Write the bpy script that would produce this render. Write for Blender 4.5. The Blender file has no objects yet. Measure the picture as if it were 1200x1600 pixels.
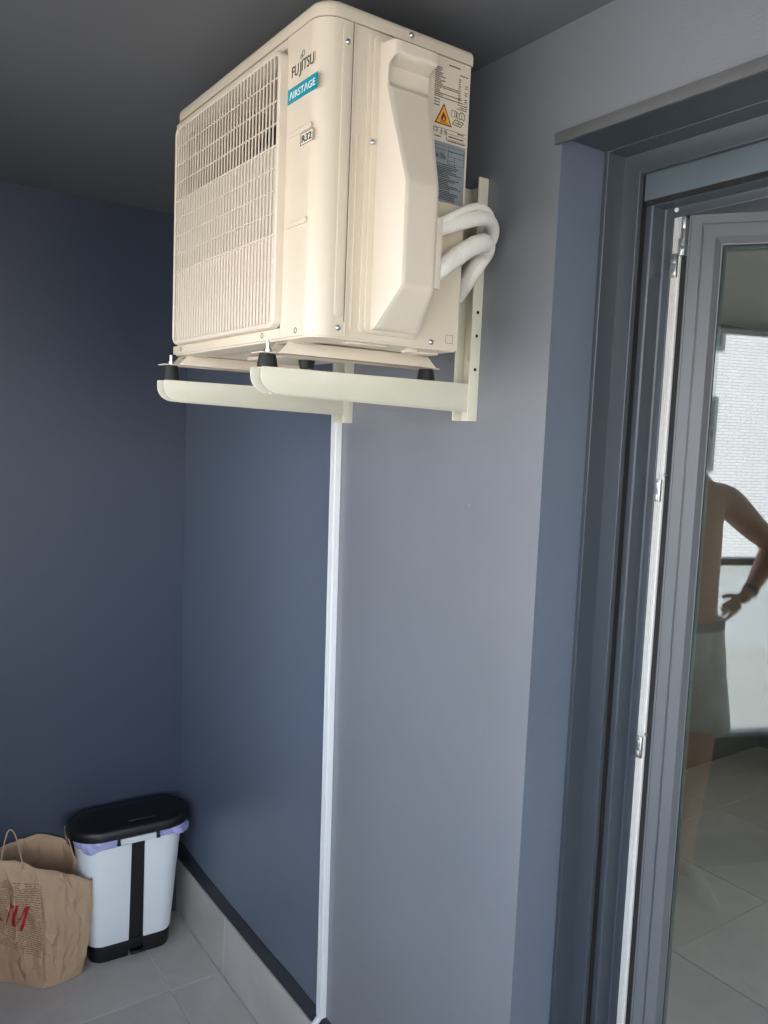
import bpy, bmesh, math, random
from math import sin, cos, pi, radians, sqrt, atan2
from mathutils import Vector, Matrix, noise
from mathutils.bvhtree import BVHTree
random.seed(7)
S = bpy.context.scene
COL = S.collection

# ------------------------------------------------------------------ camera
FPX = 1285.0                                   # focal length in photo pixels (1200 x 1600)
R0 = ((0.82191596, -0.02085097, 0.56922701),)
def _n(v):
    return v.normalized()
vy = _n(Vector((-894, -160, FPX)))
vd = Vector((-550, 13400, FPX)); vd = _n(vd - vy * vd.dot(vy))
vz = -vd; vx = vy.cross(vz)
CAM = Vector((-1.0803, 0.0, 1.7938))
right = Vector((vx.x, vy.x, vz.x)); down = Vector((vx.y, vy.y, vz.y)); fwd = Vector((vx.z, vy.z, vz.z))
cd = bpy.data.cameras.new('camera'); cam = bpy.data.objects.new('camera', cd); COL.objects.link(cam)
cam.matrix_world = Matrix(((right.x, -down.x, -fwd.x, CAM.x), (right.y, -down.y, -fwd.y, CAM.y), (right.z, -down.z, -fwd.z, CAM.z), (0, 0, 0, 1)))
cd.sensor_fit = 'VERTICAL'; cd.sensor_height = 24.0; cd.lens = 24.0 * FPX / 1600; cd.clip_end = 300; cd.clip_start = 0.004
S.camera = cam

# ------------------------------------------------------------------ world, sun, exposure
SUN_EL, SUN_AZ = 45.0, 55.0                    # sun comes from behind the house (+X side)
W = bpy.data.worlds.new('World'); S.world = W; W.use_nodes = True
nt = W.node_tree; bg = nt.nodes['Background']
sky = nt.nodes.new('ShaderNodeTexSky'); sky.sky_type = 'NISHITA'; sky.sun_disc = False
sky.sun_elevation = radians(SUN_EL); sky.sun_rotation = radians(SUN_AZ)
hsv = nt.nodes.new('ShaderNodeHueSaturation'); hsv.inputs['Saturation'].default_value = .58   # hazy summer sky
nt.links.new(sky.outputs[0], hsv.inputs['Color']); nt.links.new(hsv.outputs[0], bg.inputs[0]); bg.inputs[1].default_value = 0.15
sl = bpy.data.lights.new('sun', 'SUN'); so = bpy.data.objects.new('sun', sl); COL.objects.link(so)
sl.energy = 2.4; sl.angle = radians(0.5); sl.color = (1.0, 0.95, 0.87)
so.rotation_euler = (radians(90 - SUN_EL), 0, radians(180 - SUN_AZ)); so.location = (6, 2, 12)
S.view_settings.view_transform = 'Standard'; S.view_settings.look = 'None'; S.view_settings.gamma = 1
S.view_settings.use_curve_mapping = False
S.view_settings.exposure = 3.2
S.cycles.use_denoising = True
S.cycles.max_bounces = 14; S.cycles.diffuse_bounces = 8; S.cycles.glossy_bounces = 6
S.cycles.transparent_max_bounces = 16; S.cycles.transmission_bounces = 8
S.cycles.sample_clamp_indirect = 12

# ------------------------------------------------------------------ geometry helpers
def ray(u, v):
    return (right * (u - 600) + down * (v - 800) + fwd * FPX)
def hit(u, v, ax, val):                        # where a sight line meets the plane axis=val (real distance)
    r = ray(u, v); t = (val - CAM[ax]) / r[ax]
    return CAM + r * t

class MB:
    def __init__(s): s.v = []; s.f = []; s.m = []
    def add(s, vs, fs, mi=0):
        o = len(s.v); s.v += [tuple(p) for p in vs]; s.f += [tuple(i + o for i in f) for f in fs]; s.m += [mi] * len(fs); return s
    def box(s, x0, x1, y0, y1, z0, z1, mi=0):
        vs = [(x, y, z) for z in (z0, z1) for y in (y0, y1) for x in (x0, x1)]
        return s.add(vs, [(0, 2, 3, 1), (4, 5, 7, 6), (0, 1, 5, 4), (2, 6, 7, 3), (0, 4, 6, 2), (1, 3, 7, 5)], mi)
    def loft(s, rings, cap=(True, True), closed=True, mi=0):
        n = len(rings[0]); o = [p for r in rings for p in r]; fs = []
        for k in range(len(rings) - 1):
            for i in range(n if closed else n - 1):
                j = (i + 1) % n
                fs.append((k * n + i, k * n + j, (k + 1) * n + j, (k + 1) * n + i))
        if cap[0]: fs.append(tuple(reversed(range(n))))
        if cap[1]: fs.append(tuple(range((len(rings) - 1) * n, len(rings) * n)))
        return s.add(o, fs, mi)
    def prism(s, poly, z0, z1, mi=0):
        return s.loft([[(x, y, z0) for x, y in poly], [(x, y, z1) for x, y in poly]], mi=mi)
    def prism_x(s, poly, x0, x1, mi=0):        # poly in (y,z)
        return s.loft([[(x0, y, z) for y, z in poly], [(x1, y, z) for y, z in poly]], mi=mi)
    def prism_y(s, poly, y0, y1, mi=0):        # poly in (x,z)
        return s.loft([[(x, y0, z) for x, z in poly], [(x, y1, z) for x, z in poly]], mi=mi)
    def tube(s, pts, r, n=12, cap=(True, True), mi=0):
        pts = [Vector(p) for p in pts]; rings = []
        rr = r if isinstance(r, (list, tuple)) else [r] * len(pts)
        up = None
        for i, p in enumerate(pts):
            d = (pts[min(i + 1, len(pts) - 1)] - pts[max(i - 1, 0)]).normalized()
            if up is None:
                up = Vector((0, 0, 1)) if abs(d.z) < .9 else Vector((1, 0, 0))
            a = d.cross(up).normalized(); up = a.cross(d).normalized()
            rings.append([p + (a * cos(2 * pi * k / n) + up * sin(2 * pi * k / n)) * rr[i] for k in range(n)])
        return s.loft(rings, cap, mi=mi)
    def cyl(s, c, axis, r0, r1, h, n=20, mi=0):
        c = Vector(c); a = Vector(axis).normalized()
        return s.tube([c, c + a * h], [r0, r1], n, mi=mi)
    def build(s, name, mats, parent=None, bevel=0, smooth=35, seg=2, **props):
        me = bpy.data.meshes.new(name)
        me.from_pydata(s.v, [], s.f)
        bm = bmesh.new(); bm.from_mesh(me)
        for f, mi in zip(bm.faces, s.m): f.material_index = mi
        bmesh.ops.remove_doubles(bm, verts=bm.verts, dist=1e-6)
        bmesh.ops.recalc_face_normals(bm, faces=bm.faces)
        if bevel:
            ed = [e for e in bm.edges if len(e.link_faces) == 2 and e.calc_face_angle(0) > radians(28)]
            bmesh.ops.bevel(bm, geom=ed, offset=bevel, segments=seg, affect='EDGES', profile=.6, clamp_overlap=True)
        bm.to_mesh(me); bm.free()
        me.polygons.foreach_set('use_smooth', [True] * len(me.polygons))
        if smooth < 180: me.set_sharp_from_angle(angle=radians(smooth))
        for m in (mats if isinstance(mats, (list, tuple)) else [mats]): me.materials.append(m)
        return link(name, me, parent, **props)

def link(name, me, parent=None, **props):
    o = bpy.data.objects.new(name, me); COL.objects.link(o)
    if parent is not None:
        o.parent = parent; o.matrix_parent_inverse = parent.matrix_world.inverted() if False else Matrix.Identity(4)
        # parents sit at the scene origin unless stated, so children keep world coordinates
    for k, v in props.items(): o[k] = v
    return o
def thing(name, label, cat, loc=(0, 0, 0), rz=0, group=None):
    o = bpy.data.objects.new(name, None); COL.objects.link(o); o.location = loc; o.rotation_euler = (0, 0, rz)
    o.empty_display_size = .1
    o['label'] = label; o['category'] = cat
    if group: o['group'] = group
    return o
def at_base(root, pos):                        # move a thing's Empty to its base, children keep their place
    root.location = pos
    for c in root.children: c.location = c.location - Vector(pos)
def rrect(x0, x1, y0, y1, r, n=8):             # rounded rectangle, r = one radius or four (x0y0, x1y0, x1y1, x0y1)
    if not isinstance(r, (list, tuple)): r = [r] * 4
    out = []
    for (cx, cy, rr, a0) in ((x0 + r[0], y0 + r[0], r[0], pi), (x1 - r[1], y0 + r[1], r[1], 1.5 * pi), (x1 - r[2], y1 - r[2], r[2], 0), (x0 + r[3], y1 - r[3], r[3], .5 * pi)):
        for k in range(n + 1):
            a = a0 + k / n * pi / 2
            out.append((cx + rr * cos(a), cy + rr * sin(a)))
    return out
def spline(pts, n=8):                          # Catmull-Rom
    P = [Vector(p) for p in pts]; P = [P[0] * 2 - P[1]] + P + [P[-1] * 2 - P[-2]]; out = []
    for i in range(1, len(P) - 2):
        for k in range(n):
            t = k / n
            out.append(.5 * ((2 * P[i]) + (P[i + 1] - P[i - 1]) * t + (2 * P[i - 1] - 5 * P[i] + 4 * P[i + 1] - P[i + 2]) * t * t + (3 * P[i] - P[i - 1] - 3 * P[i + 1] + P[i + 2]) * t ** 3))
    return out + [P[-2]]
def mitre(prof, w, h, z0=0, bottom=True, closed_prof=True):
    """frame swept round a rectangle: prof = (inset, depth) pairs; local x along width, y depth, z up"""
    rings = []
    if bottom:
        cs = [(0, z0, 1, 1), (w, z0, -1, 1), (w, z0 + h, -1, -1), (0, z0 + h, 1, -1), (0, z0, 1, 1)]
    else:
        cs = [(0, z0, 1, 0), (0, z0 + h, 1, -1), (w, z0 + h, -1, -1), (w, z0, -1, 0)]
    for (x, z, sx, sz) in cs: rings.append([(x + sx * i, d, z + sz * i) for i, d in prof])
    return rings
_text_cache = {}
def text_mesh(body, size, xscale=1.0, align='LEFT', offset=0.0, extrude=.0002):
    cu = bpy.data.curves.new('text', 'FONT'); cu.body = body; cu.size = size; cu.extrude = extrude; cu.offset = offset
    cu.align_x = align; cu.resolution_u = 3
    ob = bpy.data.objects.new('text', cu); COL.objects.link(ob)
    dg = bpy.context.evaluated_depsgraph_get(); me = bpy.data.meshes.new_from_object(ob.evaluated_get(dg))
    bpy.data.objects.remove(ob); bpy.data.curves.remove(cu)
    for v in me.vertices: v.co.x *= xscale
    return me

# ------------------------------------------------------------------ materials
def mat(name, col, rough=.6, metal=0, var=0, vscale=6, bump=0, bscale=200, spec=.5, coat=0, bdist=.001):
    m = bpy.data.materials.new(name); m.use_nodes = True; t = m.node_tree; b = t.nodes['Principled BSDF']
    b.inputs['Roughness'].default_value = rough; b.inputs['Metallic'].default_value = metal
    b.inputs['Specular IOR Level'].default_value = spec; b.inputs['Coat Weight'].default_value = coat
    b.inputs['Base Color'].default_value = (*col, 1)
    tc = t.nodes.new('ShaderNodeTexCoord')
    if var:
        nz = t.nodes.new('ShaderNodeTexNoise'); nz.inputs['Scale'].default_value = vscale; nz.inputs['Detail'].default_value = 6; nz.inputs['Roughness'].default_value = .6
        t.links.new(tc.outputs['Object'], nz.inputs['Vector'])
        cr = t.nodes.new('ShaderNodeMapRange'); cr.inputs[1].default_value = .3; cr.inputs[2].default_value = .7; cr.inputs[3].default_value = 1 - var; cr.inputs[4].default_value = 1 + var
        t.links.new(nz.outputs[0], cr.inputs[0])
        mx = t.nodes.new('ShaderNodeVectorMath'); mx.operation = 'SCALE'; mx.inputs[0].default_value = col
        t.links.new(cr.outputs[0], mx.inputs['Scale']); t.links.new(mx.outputs[0], b.inputs['Base Color'])
        r2 = t.nodes.new('ShaderNodeMapRange'); r2.inputs[1].default_value = .0; r2.inputs[2].default_value = 1
        r2.inputs[3].default_value = max(0.02, rough - .05); r2.inputs[4].default_value = min(1, rough + .05)
        t.links.new(nz.outputs[0], r2.inputs[0]); t.links.new(r2.outputs[0], b.inputs['Roughness'])
    if bump:
        n2 = t.nodes.new('ShaderNodeTexNoise'); n2.inputs['Scale'].default_value = bscale; n2.inputs['Detail'].default_value = 4
        t.links.new(tc.outputs['Object'], n2.inputs['Vector'])
        bp = t.nodes.new('ShaderNodeBump'); bp.inputs['Strength'].default_value = bump; bp.inputs['Distance'].default_value = bdist
        t.links.new(n2.outputs[0], bp.inputs['Height']); t.links.new(bp.outputs[0], b.inputs['Normal'])
    return m
def nodes(m): return m.node_tree, m.node_tree.nodes, m.node_tree.links, m.node_tree.nodes['Principled BSDF']

PAINT = (.168, .177, .197)        # greyer wall colour, door side of the trunking
PAINT_CORNER = (.102, .124, .168)     # bluer, darker wall colour, corner side of the trunking
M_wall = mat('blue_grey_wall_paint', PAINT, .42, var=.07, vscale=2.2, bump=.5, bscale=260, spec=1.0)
M_wall2 = mat('shaded_wall_paint', (.042, .052, .082), .46, var=.05, vscale=2.5, bump=.2, bscale=420, spec=.6)  # back wall: wall paint darkened to navy, its shade put into the colour
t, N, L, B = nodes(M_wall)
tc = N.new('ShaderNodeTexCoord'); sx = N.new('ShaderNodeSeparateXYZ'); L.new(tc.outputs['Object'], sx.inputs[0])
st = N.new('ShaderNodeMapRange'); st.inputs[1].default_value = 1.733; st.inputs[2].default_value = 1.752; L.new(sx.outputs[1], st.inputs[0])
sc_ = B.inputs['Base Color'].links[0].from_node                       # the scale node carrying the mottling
mxp = N.new('ShaderNodeMix'); mxp.data_type = 'VECTOR'; L.new(st.outputs[0], mxp.inputs[0]); mxp.inputs[4].default_value = PAINT; mxp.inputs[5].default_value = PAINT_CORNER
rv = N.new('ShaderNodeMath'); rv.operation = 'GREATER_THAN'; rv.inputs[1].default_value = .0008; L.new(sx.outputs[0], rv.inputs[0])   # the door reveal gets a darker slate tone
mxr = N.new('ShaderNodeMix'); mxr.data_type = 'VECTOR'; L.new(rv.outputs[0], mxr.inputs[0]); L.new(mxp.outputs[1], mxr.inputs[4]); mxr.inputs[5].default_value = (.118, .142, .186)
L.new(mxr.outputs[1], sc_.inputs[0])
# faint roller marks, tiny scuffs and plaster specks on the paint
t, N, L, B = nodes(M_wall)
tc = N.new('ShaderNodeTexCoord'); vo = N.new('ShaderNodeTexVoronoi'); vo.inputs['Scale'].default_value = 9; L.new(tc.outputs['Object'], vo.inputs['Vector'])
mr = N.new('ShaderNodeMapRange'); mr.inputs[1].default_value = .028; mr.inputs[2].default_value = .020; L.new(vo.outputs['Distance'], mr.inputs[0])
vc = N.new('ShaderNodeSeparateColor'); L.new(vo.outputs['Color'], vc.inputs[0])
gt = N.new('ShaderNodeMath'); gt.operation = 'GREATER_THAN'; gt.inputs[1].default_value = .78; L.new(vc.outputs[0], gt.inputs[0])
mu = N.new('ShaderNodeMath'); mu.operation = 'MULTIPLY'; L.new(gt.outputs[0], mu.inputs[0]); L.new(mr.outputs[0], mu.inputs[1])
m2 = N.new('ShaderNodeMath'); m2.operation = 'MULTIPLY'; m2.inputs[1].default_value = .6; L.new(mu.outputs[0], m2.inputs[0])
mx = N.new('ShaderNodeMix'); mx.data_type = 'RGBA'; L.new(m2.outputs[0], mx.inputs[0])
L.new(B.inputs['Base Color'].links[0].from_socket, mx.inputs[6]); mx.inputs[7].default_value = (.3, .31, .33, 1)
L.new(mx.outputs[2], B.inputs['Base Color'])
M_ceil = mat('blue_grey_ceiling_paint', (.135, .138, .143), .6, var=.04, vscale=2, bump=.3, bscale=300, spec=.3)
M_band = mat('dark_navy_band', (.020, .024, .034), .5, var=.2, vscale=30, bump=.3, bscale=200)
M_cream = mat('cream_casing_paint', (.66, .575, .455), .36, var=.025, vscale=4, bump=.08, bscale=600, spec=.45)
M_cream2 = mat('cream_plastic', (.665, .585, .48), .42, var=.015, vscale=12, bump=.06, bscale=500, spec=.4)
M_bracket = mat('cream_bracket_powder_coat', (.66, .625, .50), .42, var=.02, vscale=20, bump=.12, bscale=700)
M_white = mat('white_pvc', (.74, .74, .735), .35, var=.02, vscale=20)
M_foam = mat('white_pipe_insulation', (.92, .87, .79), .7, var=.03, vscale=40, bump=.5, bscale=160, bdist=.0015)
M_rubber = mat('black_rubber', (.012, .012, .012), .6)
M_black = mat('black_plastic', (.008, .008, .009), .42, var=.1, vscale=30, bump=.1, bscale=500)
M_dark = mat('dark_void', (.004, .004, .004), .9)
M_zinc = mat('zinc_metal', (.62, .63, .62), .3, metal=1, var=.15, vscale=90)
M_alu = mat('anthracite_aluminium', (.048, .058, .070), .33, var=.03, vscale=3, bump=.0, bscale=900, spec=.6)
M_alu2 = mat('anthracite_sash_foil', (.115, .122, .130), .34, var=.03, vscale=3, bump=.0, bscale=900, spec=.5)
M_trim = mat('grey_trim', (.105, .106, .107), .45, var=.05, vscale=15)
M_seal = mat('rubber_seal', (.006, .006, .006), .7)
M_brush = mat('brush_seal', (.02, .017, .015), .95, bump=1, bscale=900, bdist=.003)
M_strip = mat('white_rebate_profile', (.60, .59, .56), .42, var=0, vscale=30)
M_print = mat('black_print', (.03, .03, .028), .6)
M_grey_print = mat('dark_brown_print', (.10, .085, .065), .6)
M_teal = mat('teal_sticker', (.0, .26, .33), .4)
M_wtext = mat('white_print', (.85, .88, .88), .5)
M_silver = mat('silver_label', (.30, .33, .34), .33, metal=.35, var=.2, vscale=20)
M_orange = mat('orange_warning_print', (.85, .33, .02), .45)
M_plabel = mat('pale_label_print', (.80, .735, .61), .35)
M_kraft = mat('kraft_paper', (.50, .325, .20), .62, var=.10, vscale=8, bump=.3, bscale=60, bdist=.002)
M_kraftin = mat('kraft_paper_print', (.22, .125, .070), .75)
M_red = mat('red_print', (.42, .012, .016), .6)
M_binw = mat('white_bin_plastic', (.84, .85, .86), .38, var=.02, vscale=10, bump=.05, bscale=300)
M_liner = mat('lilac_bin_liner', (.44, .44, .72), .35, var=.05, vscale=40, bump=.5, bscale=40, bdist=.003)
M_tilegr = mat('pale_grout', (.70, .69, .67), .9, bump=.4, bscale=800)

def tile_mat(name, seed):
    m = mat(name, (.205, .200, .195), .52, spec=.45)
    t, N, L, B = nodes(m)
    tc = N.new('ShaderNodeTexCoord'); oi = N.new('ShaderNodeObjectInfo')
    ad = N.new('ShaderNodeVectorMath'); ad.operation = 'ADD'; L.new(tc.outputs['Object'], ad.inputs[0])
    sc = N.new('ShaderNodeVectorMath'); sc.operation = 'SCALE'; sc.inputs[0].default_value = (37, 11, 23); L.new(oi.outputs['Random'], sc.inputs['Scale']); L.new(sc.outputs[0], ad.inputs[1])
    n1 = N.new('ShaderNodeTexNoise'); n1.inputs['Scale'].default_value = 3.2; n1.inputs['Detail'].default_value = 8; n1.inputs['Roughness'].default_value = .62; n1.inputs['Distortion'].default_value = .6
    L.new(ad.outputs[0], n1.inputs['Vector'])
    cr = N.new('ShaderNodeValToRGB'); L.new(n1.outputs[0], cr.inputs[0])
    cr.color_ramp.elements[0].position = .3; cr.color_ramp.elements[0].color = (.44, .405, .365, 1)
    cr.color_ramp.elements[1].position = .72; cr.color_ramp.elements[1].color = (.60, .555, .50, 1)
    L.new(cr.outputs[0], B.inputs['Base Color'])
    mr = N.new('ShaderNodeMapRange'); mr.inputs[3].default_value = .38; mr.inputs[4].default_value = .62; L.new(n1.outputs[0], mr.inputs[0]); L.new(mr.outputs[0], B.inputs['Roughness'])
    n2 = N.new('ShaderNodeTexNoise'); n2.inputs['Scale'].default_value = 250; L.new(ad.outputs[0], n2.inputs['Vector'])
    bp = N.new('ShaderNodeBump'); bp.inputs['Strength'].default_value = .15; bp.inputs['Distance'].default_value = .0006; L.new(n2.outputs[0], bp.inputs['Height']); L.new(bp.outputs[0], B.inputs['Normal'])
    return m
M_tile = tile_mat('grey_porcelain_tile', 0)

def glass_mat(name, tint, refl=1.0, ior=1.6):
    m = bpy.data.materials.new(name); m.use_nodes = True; t = m.node_tree; N = t.nodes; L = t.links; N.clear()
    o = N.new('ShaderNodeOutputMaterial'); mx = N.new('ShaderNodeMixShader'); tr = N.new('ShaderNodeBsdfTransparent'); gl = N.new('ShaderNodeBsdfGlossy')
    fr = N.new('ShaderNodeFresnel'); fr.inputs[0].default_value = ior
    mu = N.new('ShaderNodeMath'); mu.operation = 'MULTIPLY'; mu.inputs[1].default_value = refl; mu.use_clamp = True; L.new(fr.outputs[0], mu.inputs[0])
    tr.inputs[0].default_value = (*tint, 1); gl.inputs['Roughness'].default_value = .0; gl.inputs[0].default_value = (.95, .97, .97, 1)
    L.new(mu.outputs[0], mx.inputs[0]); L.new(tr.outputs[0], mx.inputs[1]); L.new(gl.outputs[0], mx.inputs[2]); L.new(mx.outputs[0], o.inputs[0])
    return m
M_glass = glass_mat('door_glass', (.86, .88, .875), 1.2)
M_winglass = mat('far_window_glass', (.02, .025, .03), .05, spec=.8)

# ------------------------------------------------------------------ SETTING: the balcony shell
CEIL = 2.505; YB = 2.790; XP = -1.33; YD0, YD1 = -0.75, 1.056; ZL = 2.322; YF = -1.83
# right wall with the door opening (thickness 0.32)
b = MB()
b.box(0, .32, YD1, YB + .2, -.15, CEIL)
b.box(0, .32, YD0, YD1, ZL, CEIL)
b.box(0, .32, YF - .2, YD0, -.15, CEIL)
b.box(0, .32, YD0, YD1, -.15, -.002)
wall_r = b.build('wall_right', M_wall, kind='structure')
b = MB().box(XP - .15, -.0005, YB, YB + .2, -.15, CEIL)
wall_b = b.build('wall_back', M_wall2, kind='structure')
b = MB().box(XP - .15, 3.6, YF - .2, YB + .2, CEIL, CEIL + .28)
ceil = b.build('ceiling', M_ceil, kind='structure')
b = MB().box(XP - .15, -.0005, YF - .2, YF, -.15, .40)
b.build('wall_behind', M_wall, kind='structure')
YO = 1.95                                      # the outer side is open from YF to YO and solid beyond
b = MB()
b.box(XP - .15, XP, YO, YB, -.15, CEIL)
b.box(XP - .15, XP, YF, YO, 2.268, CEIL)       # beam over the opening
b.build('wall_outer', M_ceil, kind='structure')
b = MB().box(XP - .15, XP, YF, YO, -.15, .40)
b.build('parapet_wall', mat('grey_green_parapet', (.15, .155, .14), .7, var=.08, vscale=4, bump=.3, bscale=300), kind='structure')
# storeys above and below, so the sun stays outside
b = MB(); b.box(XP + .25, 8, -8, 8, CEIL + .281, CEIL + .5); b.box(XP - .15, 8, -8, 8, -3.6, -.16)
b.build('wall_house_front', mat('pale_render', (.55, .52, .47), .8, var=.04, vscale=1), kind='structure')

# floor slab with individual tiles (0.60 m, 3 mm joints)
fl = MB().box(XP, -.0005, YF, YB, -.15, -.004).build('floor', M_tilegr, kind='structure')
J = .0022
def tile(nm, x0, x1, y0, y1, z0, z1, parent, bev=.0012):
    cx, cy, cz = (x0 + x1) / 2, (y0 + y1) / 2, (z0 + z1) / 2
    o = MB().box(x0 - cx, x1 - cx, y0 - cy, y1 - cy, z0 - cz, z1 - cz).build(nm, M_tile, parent, bevel=bev, seg=1)
    o.location = (cx, cy, cz + random.uniform(-.0004, .0002)); return o
xs = [0, -.178, -.778, XP]; ys = [YB, 2.37, 1.77, 1.17, .57, -.03, -.63, -1.23, YF]
for i in range(len(xs) - 1):
    for j in range(len(ys) - 1):
        tile('tile', xs[i + 1] + J, xs[i] - J - (.0085 if i == 0 else 0), ys[j + 1] + J, ys[j] - J, -.012, 0, fl)
# tile skirting on the right wall, 0.20 high
sk = [YB, 2.352, 1.752, YD1 + .0]
for j in range(len(sk) - 1):
    tile('skirting_tile', -.008, -.0002, sk[j + 1] + J, sk[j] - J, .002, .200, wall_r)
MB().box(-.0062, .0, YD1, YB, .0, .199).build('skirting_grout', M_tilegr, wall_r)
# dark unpainted band above it, with an uneven cut-in edge
rg = []; b = MB(); n = 160; top = []; 
for i in range(n + 1):
    y = YB - (YB - YD1) * i / n
    z = .257 + .0045 * noise.noise(Vector((y * 6, 0, 0))) + .0022 * noise.noise(Vector((y * 40, 3, 0))) + (.012 if y > 2.45 else 0) * min(1, (y - 2.45) / .2)
    top.append((y, z))
fs = []; vs = []
for (y, z) in top: vs += [(-.0022, y, .2005), (-.0022, y, z), (0, y, .2005), (0, y, z)]
for i in range(n):
    a = 4 * i; fs += [(a, a + 4, a + 5, a + 1), (a + 1, a + 5, a + 7, a + 3), (a, a + 2, a + 6, a + 4)]
b.add(vs, fs).build('band', M_band, wall_r, smooth=20)

# interior room beyond the door
b = MB(); b.box(.325, 3.6, YF, YB, -.15, -.003)
flr = b.build('floor_room', M_tilegr, kind='structure')
rx = [.33, .80, 1.40, 2.00, 2.60, 3.20, 3.59]; ry = [YB - .16, 2.25, 1.65, 1.05, .45, -.15, -.75, -1.35, YF + .16]
for i in range(len(rx) - 1):
    for j in range(len(ry) - 1): tile('tile', rx[i] + .002, rx[i + 1] - .002, ry[j + 1] + .002, ry[j] - .002, -.010, .003, flr)
M_room = mat('room_plaster', (.15, .13, .11), .8, var=.03, vscale=2)
b = MB(); b.box(3.6, 3.8, YF, -1.6, -.002, CEIL); b.box(3.6, 3.8, 1.9, YB, -.002, CEIL); b.box(3.6, 3.8, -1.6, 1.9, -.002, .3); b.box(3.6, 3.8, -1.6, 1.9, 2.35, CEIL); b.box(.325, 3.6, YB - .15, YB, -.002, CEIL); b.box(.325, 3.6, YF, YF + .15, -.002, CEIL)
b.build('wall_room', M_room, kind='structure')
b = MB().box(.325, 3.6, YF + .15, YB - .15, 2.44, CEIL - .002); b.build('ceiling_room', mat('room_ceiling', (.6, .6, .58), .8), kind='structure')

# ------------------------------------------------------------------ balcony railing and the house opposite
rail = thing('railing', 'glass balcony railing with milky panels under a dark handrail, seen reflected in the door', 'railing')
M_milk = bpy.data.materials.new('milky_glass'); M_milk.use_nodes = True; t = M_milk.node_tree; N = t.nodes; L = t.links; N.clear()
o_ = N.new('ShaderNodeOutputMaterial'); mxx = N.new('ShaderNodeMixShader'); d1 = N.new('ShaderNodeBsdfDiffuse'); d2 = N.new('ShaderNodeBsdfTranslucent'); mxx.inputs[0].default_value = .80
d1.inputs[0].default_value = (.8, .83, .82, 1); d2.inputs[0].default_value = (.96, .97, .96, 1)
L.new(d1.outputs[0], mxx.inputs[1]); L.new(d2.outputs[0], mxx.inputs[2]); m3 = N.new('ShaderNodeMixShader'); tp = N.new('ShaderNodeBsdfTransparent'); tp.inputs[0].default_value = (.95, .96, .95, 1); m3.inputs[0].default_value = .68; L.new(mxx.outputs[0], m3.inputs[1]); L.new(tp.outputs[0], m3.inputs[2])
L.new(m3.outputs[0], o_.inputs[0])
M_rail = mat('dark_rail_aluminium', (.03, .032, .033), .4)
y = YF
while y < YO - .1:
    y2 = min(y + 1.08, YO)
    MB().box(XP - .062, XP - .052, y + .008, y2 - .008, .55, 1.300).build('glass_panel', M_milk, rail)
    y = y2
MB().box(XP - .085, XP - .03, YF, YO, 1.3, 1.33).build('handrail', M_rail, rail, bevel=.004)
MB().box(XP - .10, XP - .012, YF, YO, .401, .565).build('base_channel', mat('green_grey_channel', (.05, .065, .052), .5), rail, bevel=.003)

ap = thing('apartment_building', 'white brick apartment house across the street, mirrored in the door glass', 'building')
M_fac = mat('white_brick', (.80, .80, .81), .75)
t, N, L, B = nodes(M_fac)
tc = N.new('ShaderNodeTexCoord'); mp = N.new('ShaderNodeMapping'); mp.inputs['Rotation'].default_value = (radians(90), 0, radians(90)); L.new(tc.outputs['Object'], mp.inputs['Vector'])
sp = N.new('ShaderNodeSeparateXYZ'); L.new(tc.outputs['Object'], sp.inputs[0]); cb = N.new('ShaderNodeCombineXYZ'); L.new(sp.outputs[1], cb.inputs[0]); L.new(sp.outputs[2], cb.inputs[1])
br = N.new('ShaderNodeTexBrick'); L.new(cb.outputs[0], br.inputs['Vector']); br.inputs['Scale'].default_value = 1; br.inputs['Brick Width'].default_value = .25; br.inputs['Row Height'].default_value = .062
br.inputs['Mortar Size'].default_value = .007; br.inputs['Mortar Smooth'].default_value = .3
br.inputs['Color1'].default_value = (.60, .60, .615, 1); br.inputs['Color2'].default_value = (.55, .55, .565, 1); br.inputs['Mortar'].default_value = (.26, .26, .29, 1)
L.new(br.outputs[0], B.inputs['Base Color'])
wins = [(-8.55, -7.45, 1.32, 2.79), (-8.60, -7.45, 3.73, 4.30)]
for k in range(9):
    for z in (-2.2, 1.32):
        yy = -20 + k * 3.1
        if not (-12.2 < yy < -5.6): wins.append((yy, yy + 1.2, z, z + 1.4))
XF = -13.0
MB().box(XF - 6, XF, -22, 9, -3.6, 4.4).build('wall', M_fac, ap)
MB().box(XF - 6.1, XF + .12, -22.1, 9.1, 4.4, 4.52).build('roof', mat('parapet_cap', (.5, .5, .5), .7), ap)
M_wf = mat('grey_window_frame', (.09, .10, .12), .5)
for (y0, y1, z0, z1) in wins:
    w = MB(); w.loft([[(XF + d, y0 + i * sx if sx > 0 else y1 + i * sx, zz) for i, d in ((0, 0), (0, .04), (.07, .04), (.07, 0))] if False else [(XF + d, yy + sx * i, zz + sz * i) for i, d in ((0, .001), (0, .05), (.07, .05), (.07, .001))]
            for (yy, zz, sx, sz) in ((y0, z0, 1, 1), (y1, z0, -1, 1), (y1, z1, -1, -1), (y0, z1, 1, -1), (y0, z0, 1, 1))], cap=(False, False))
    w = w.build('window', M_wf, ap)
    MB().box(XF + .002, XF + .02, y0 + .07, y1 - .07, z0 + .07, z1 - .07).build('pane', M_winglass, w)
MB().box(-120, 120, -120, 120, -2.6, -2.4).build('ground', mat('pale_paving', (.42, .40, .36), .9, var=.1, vscale=.5), kind='structure')

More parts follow.
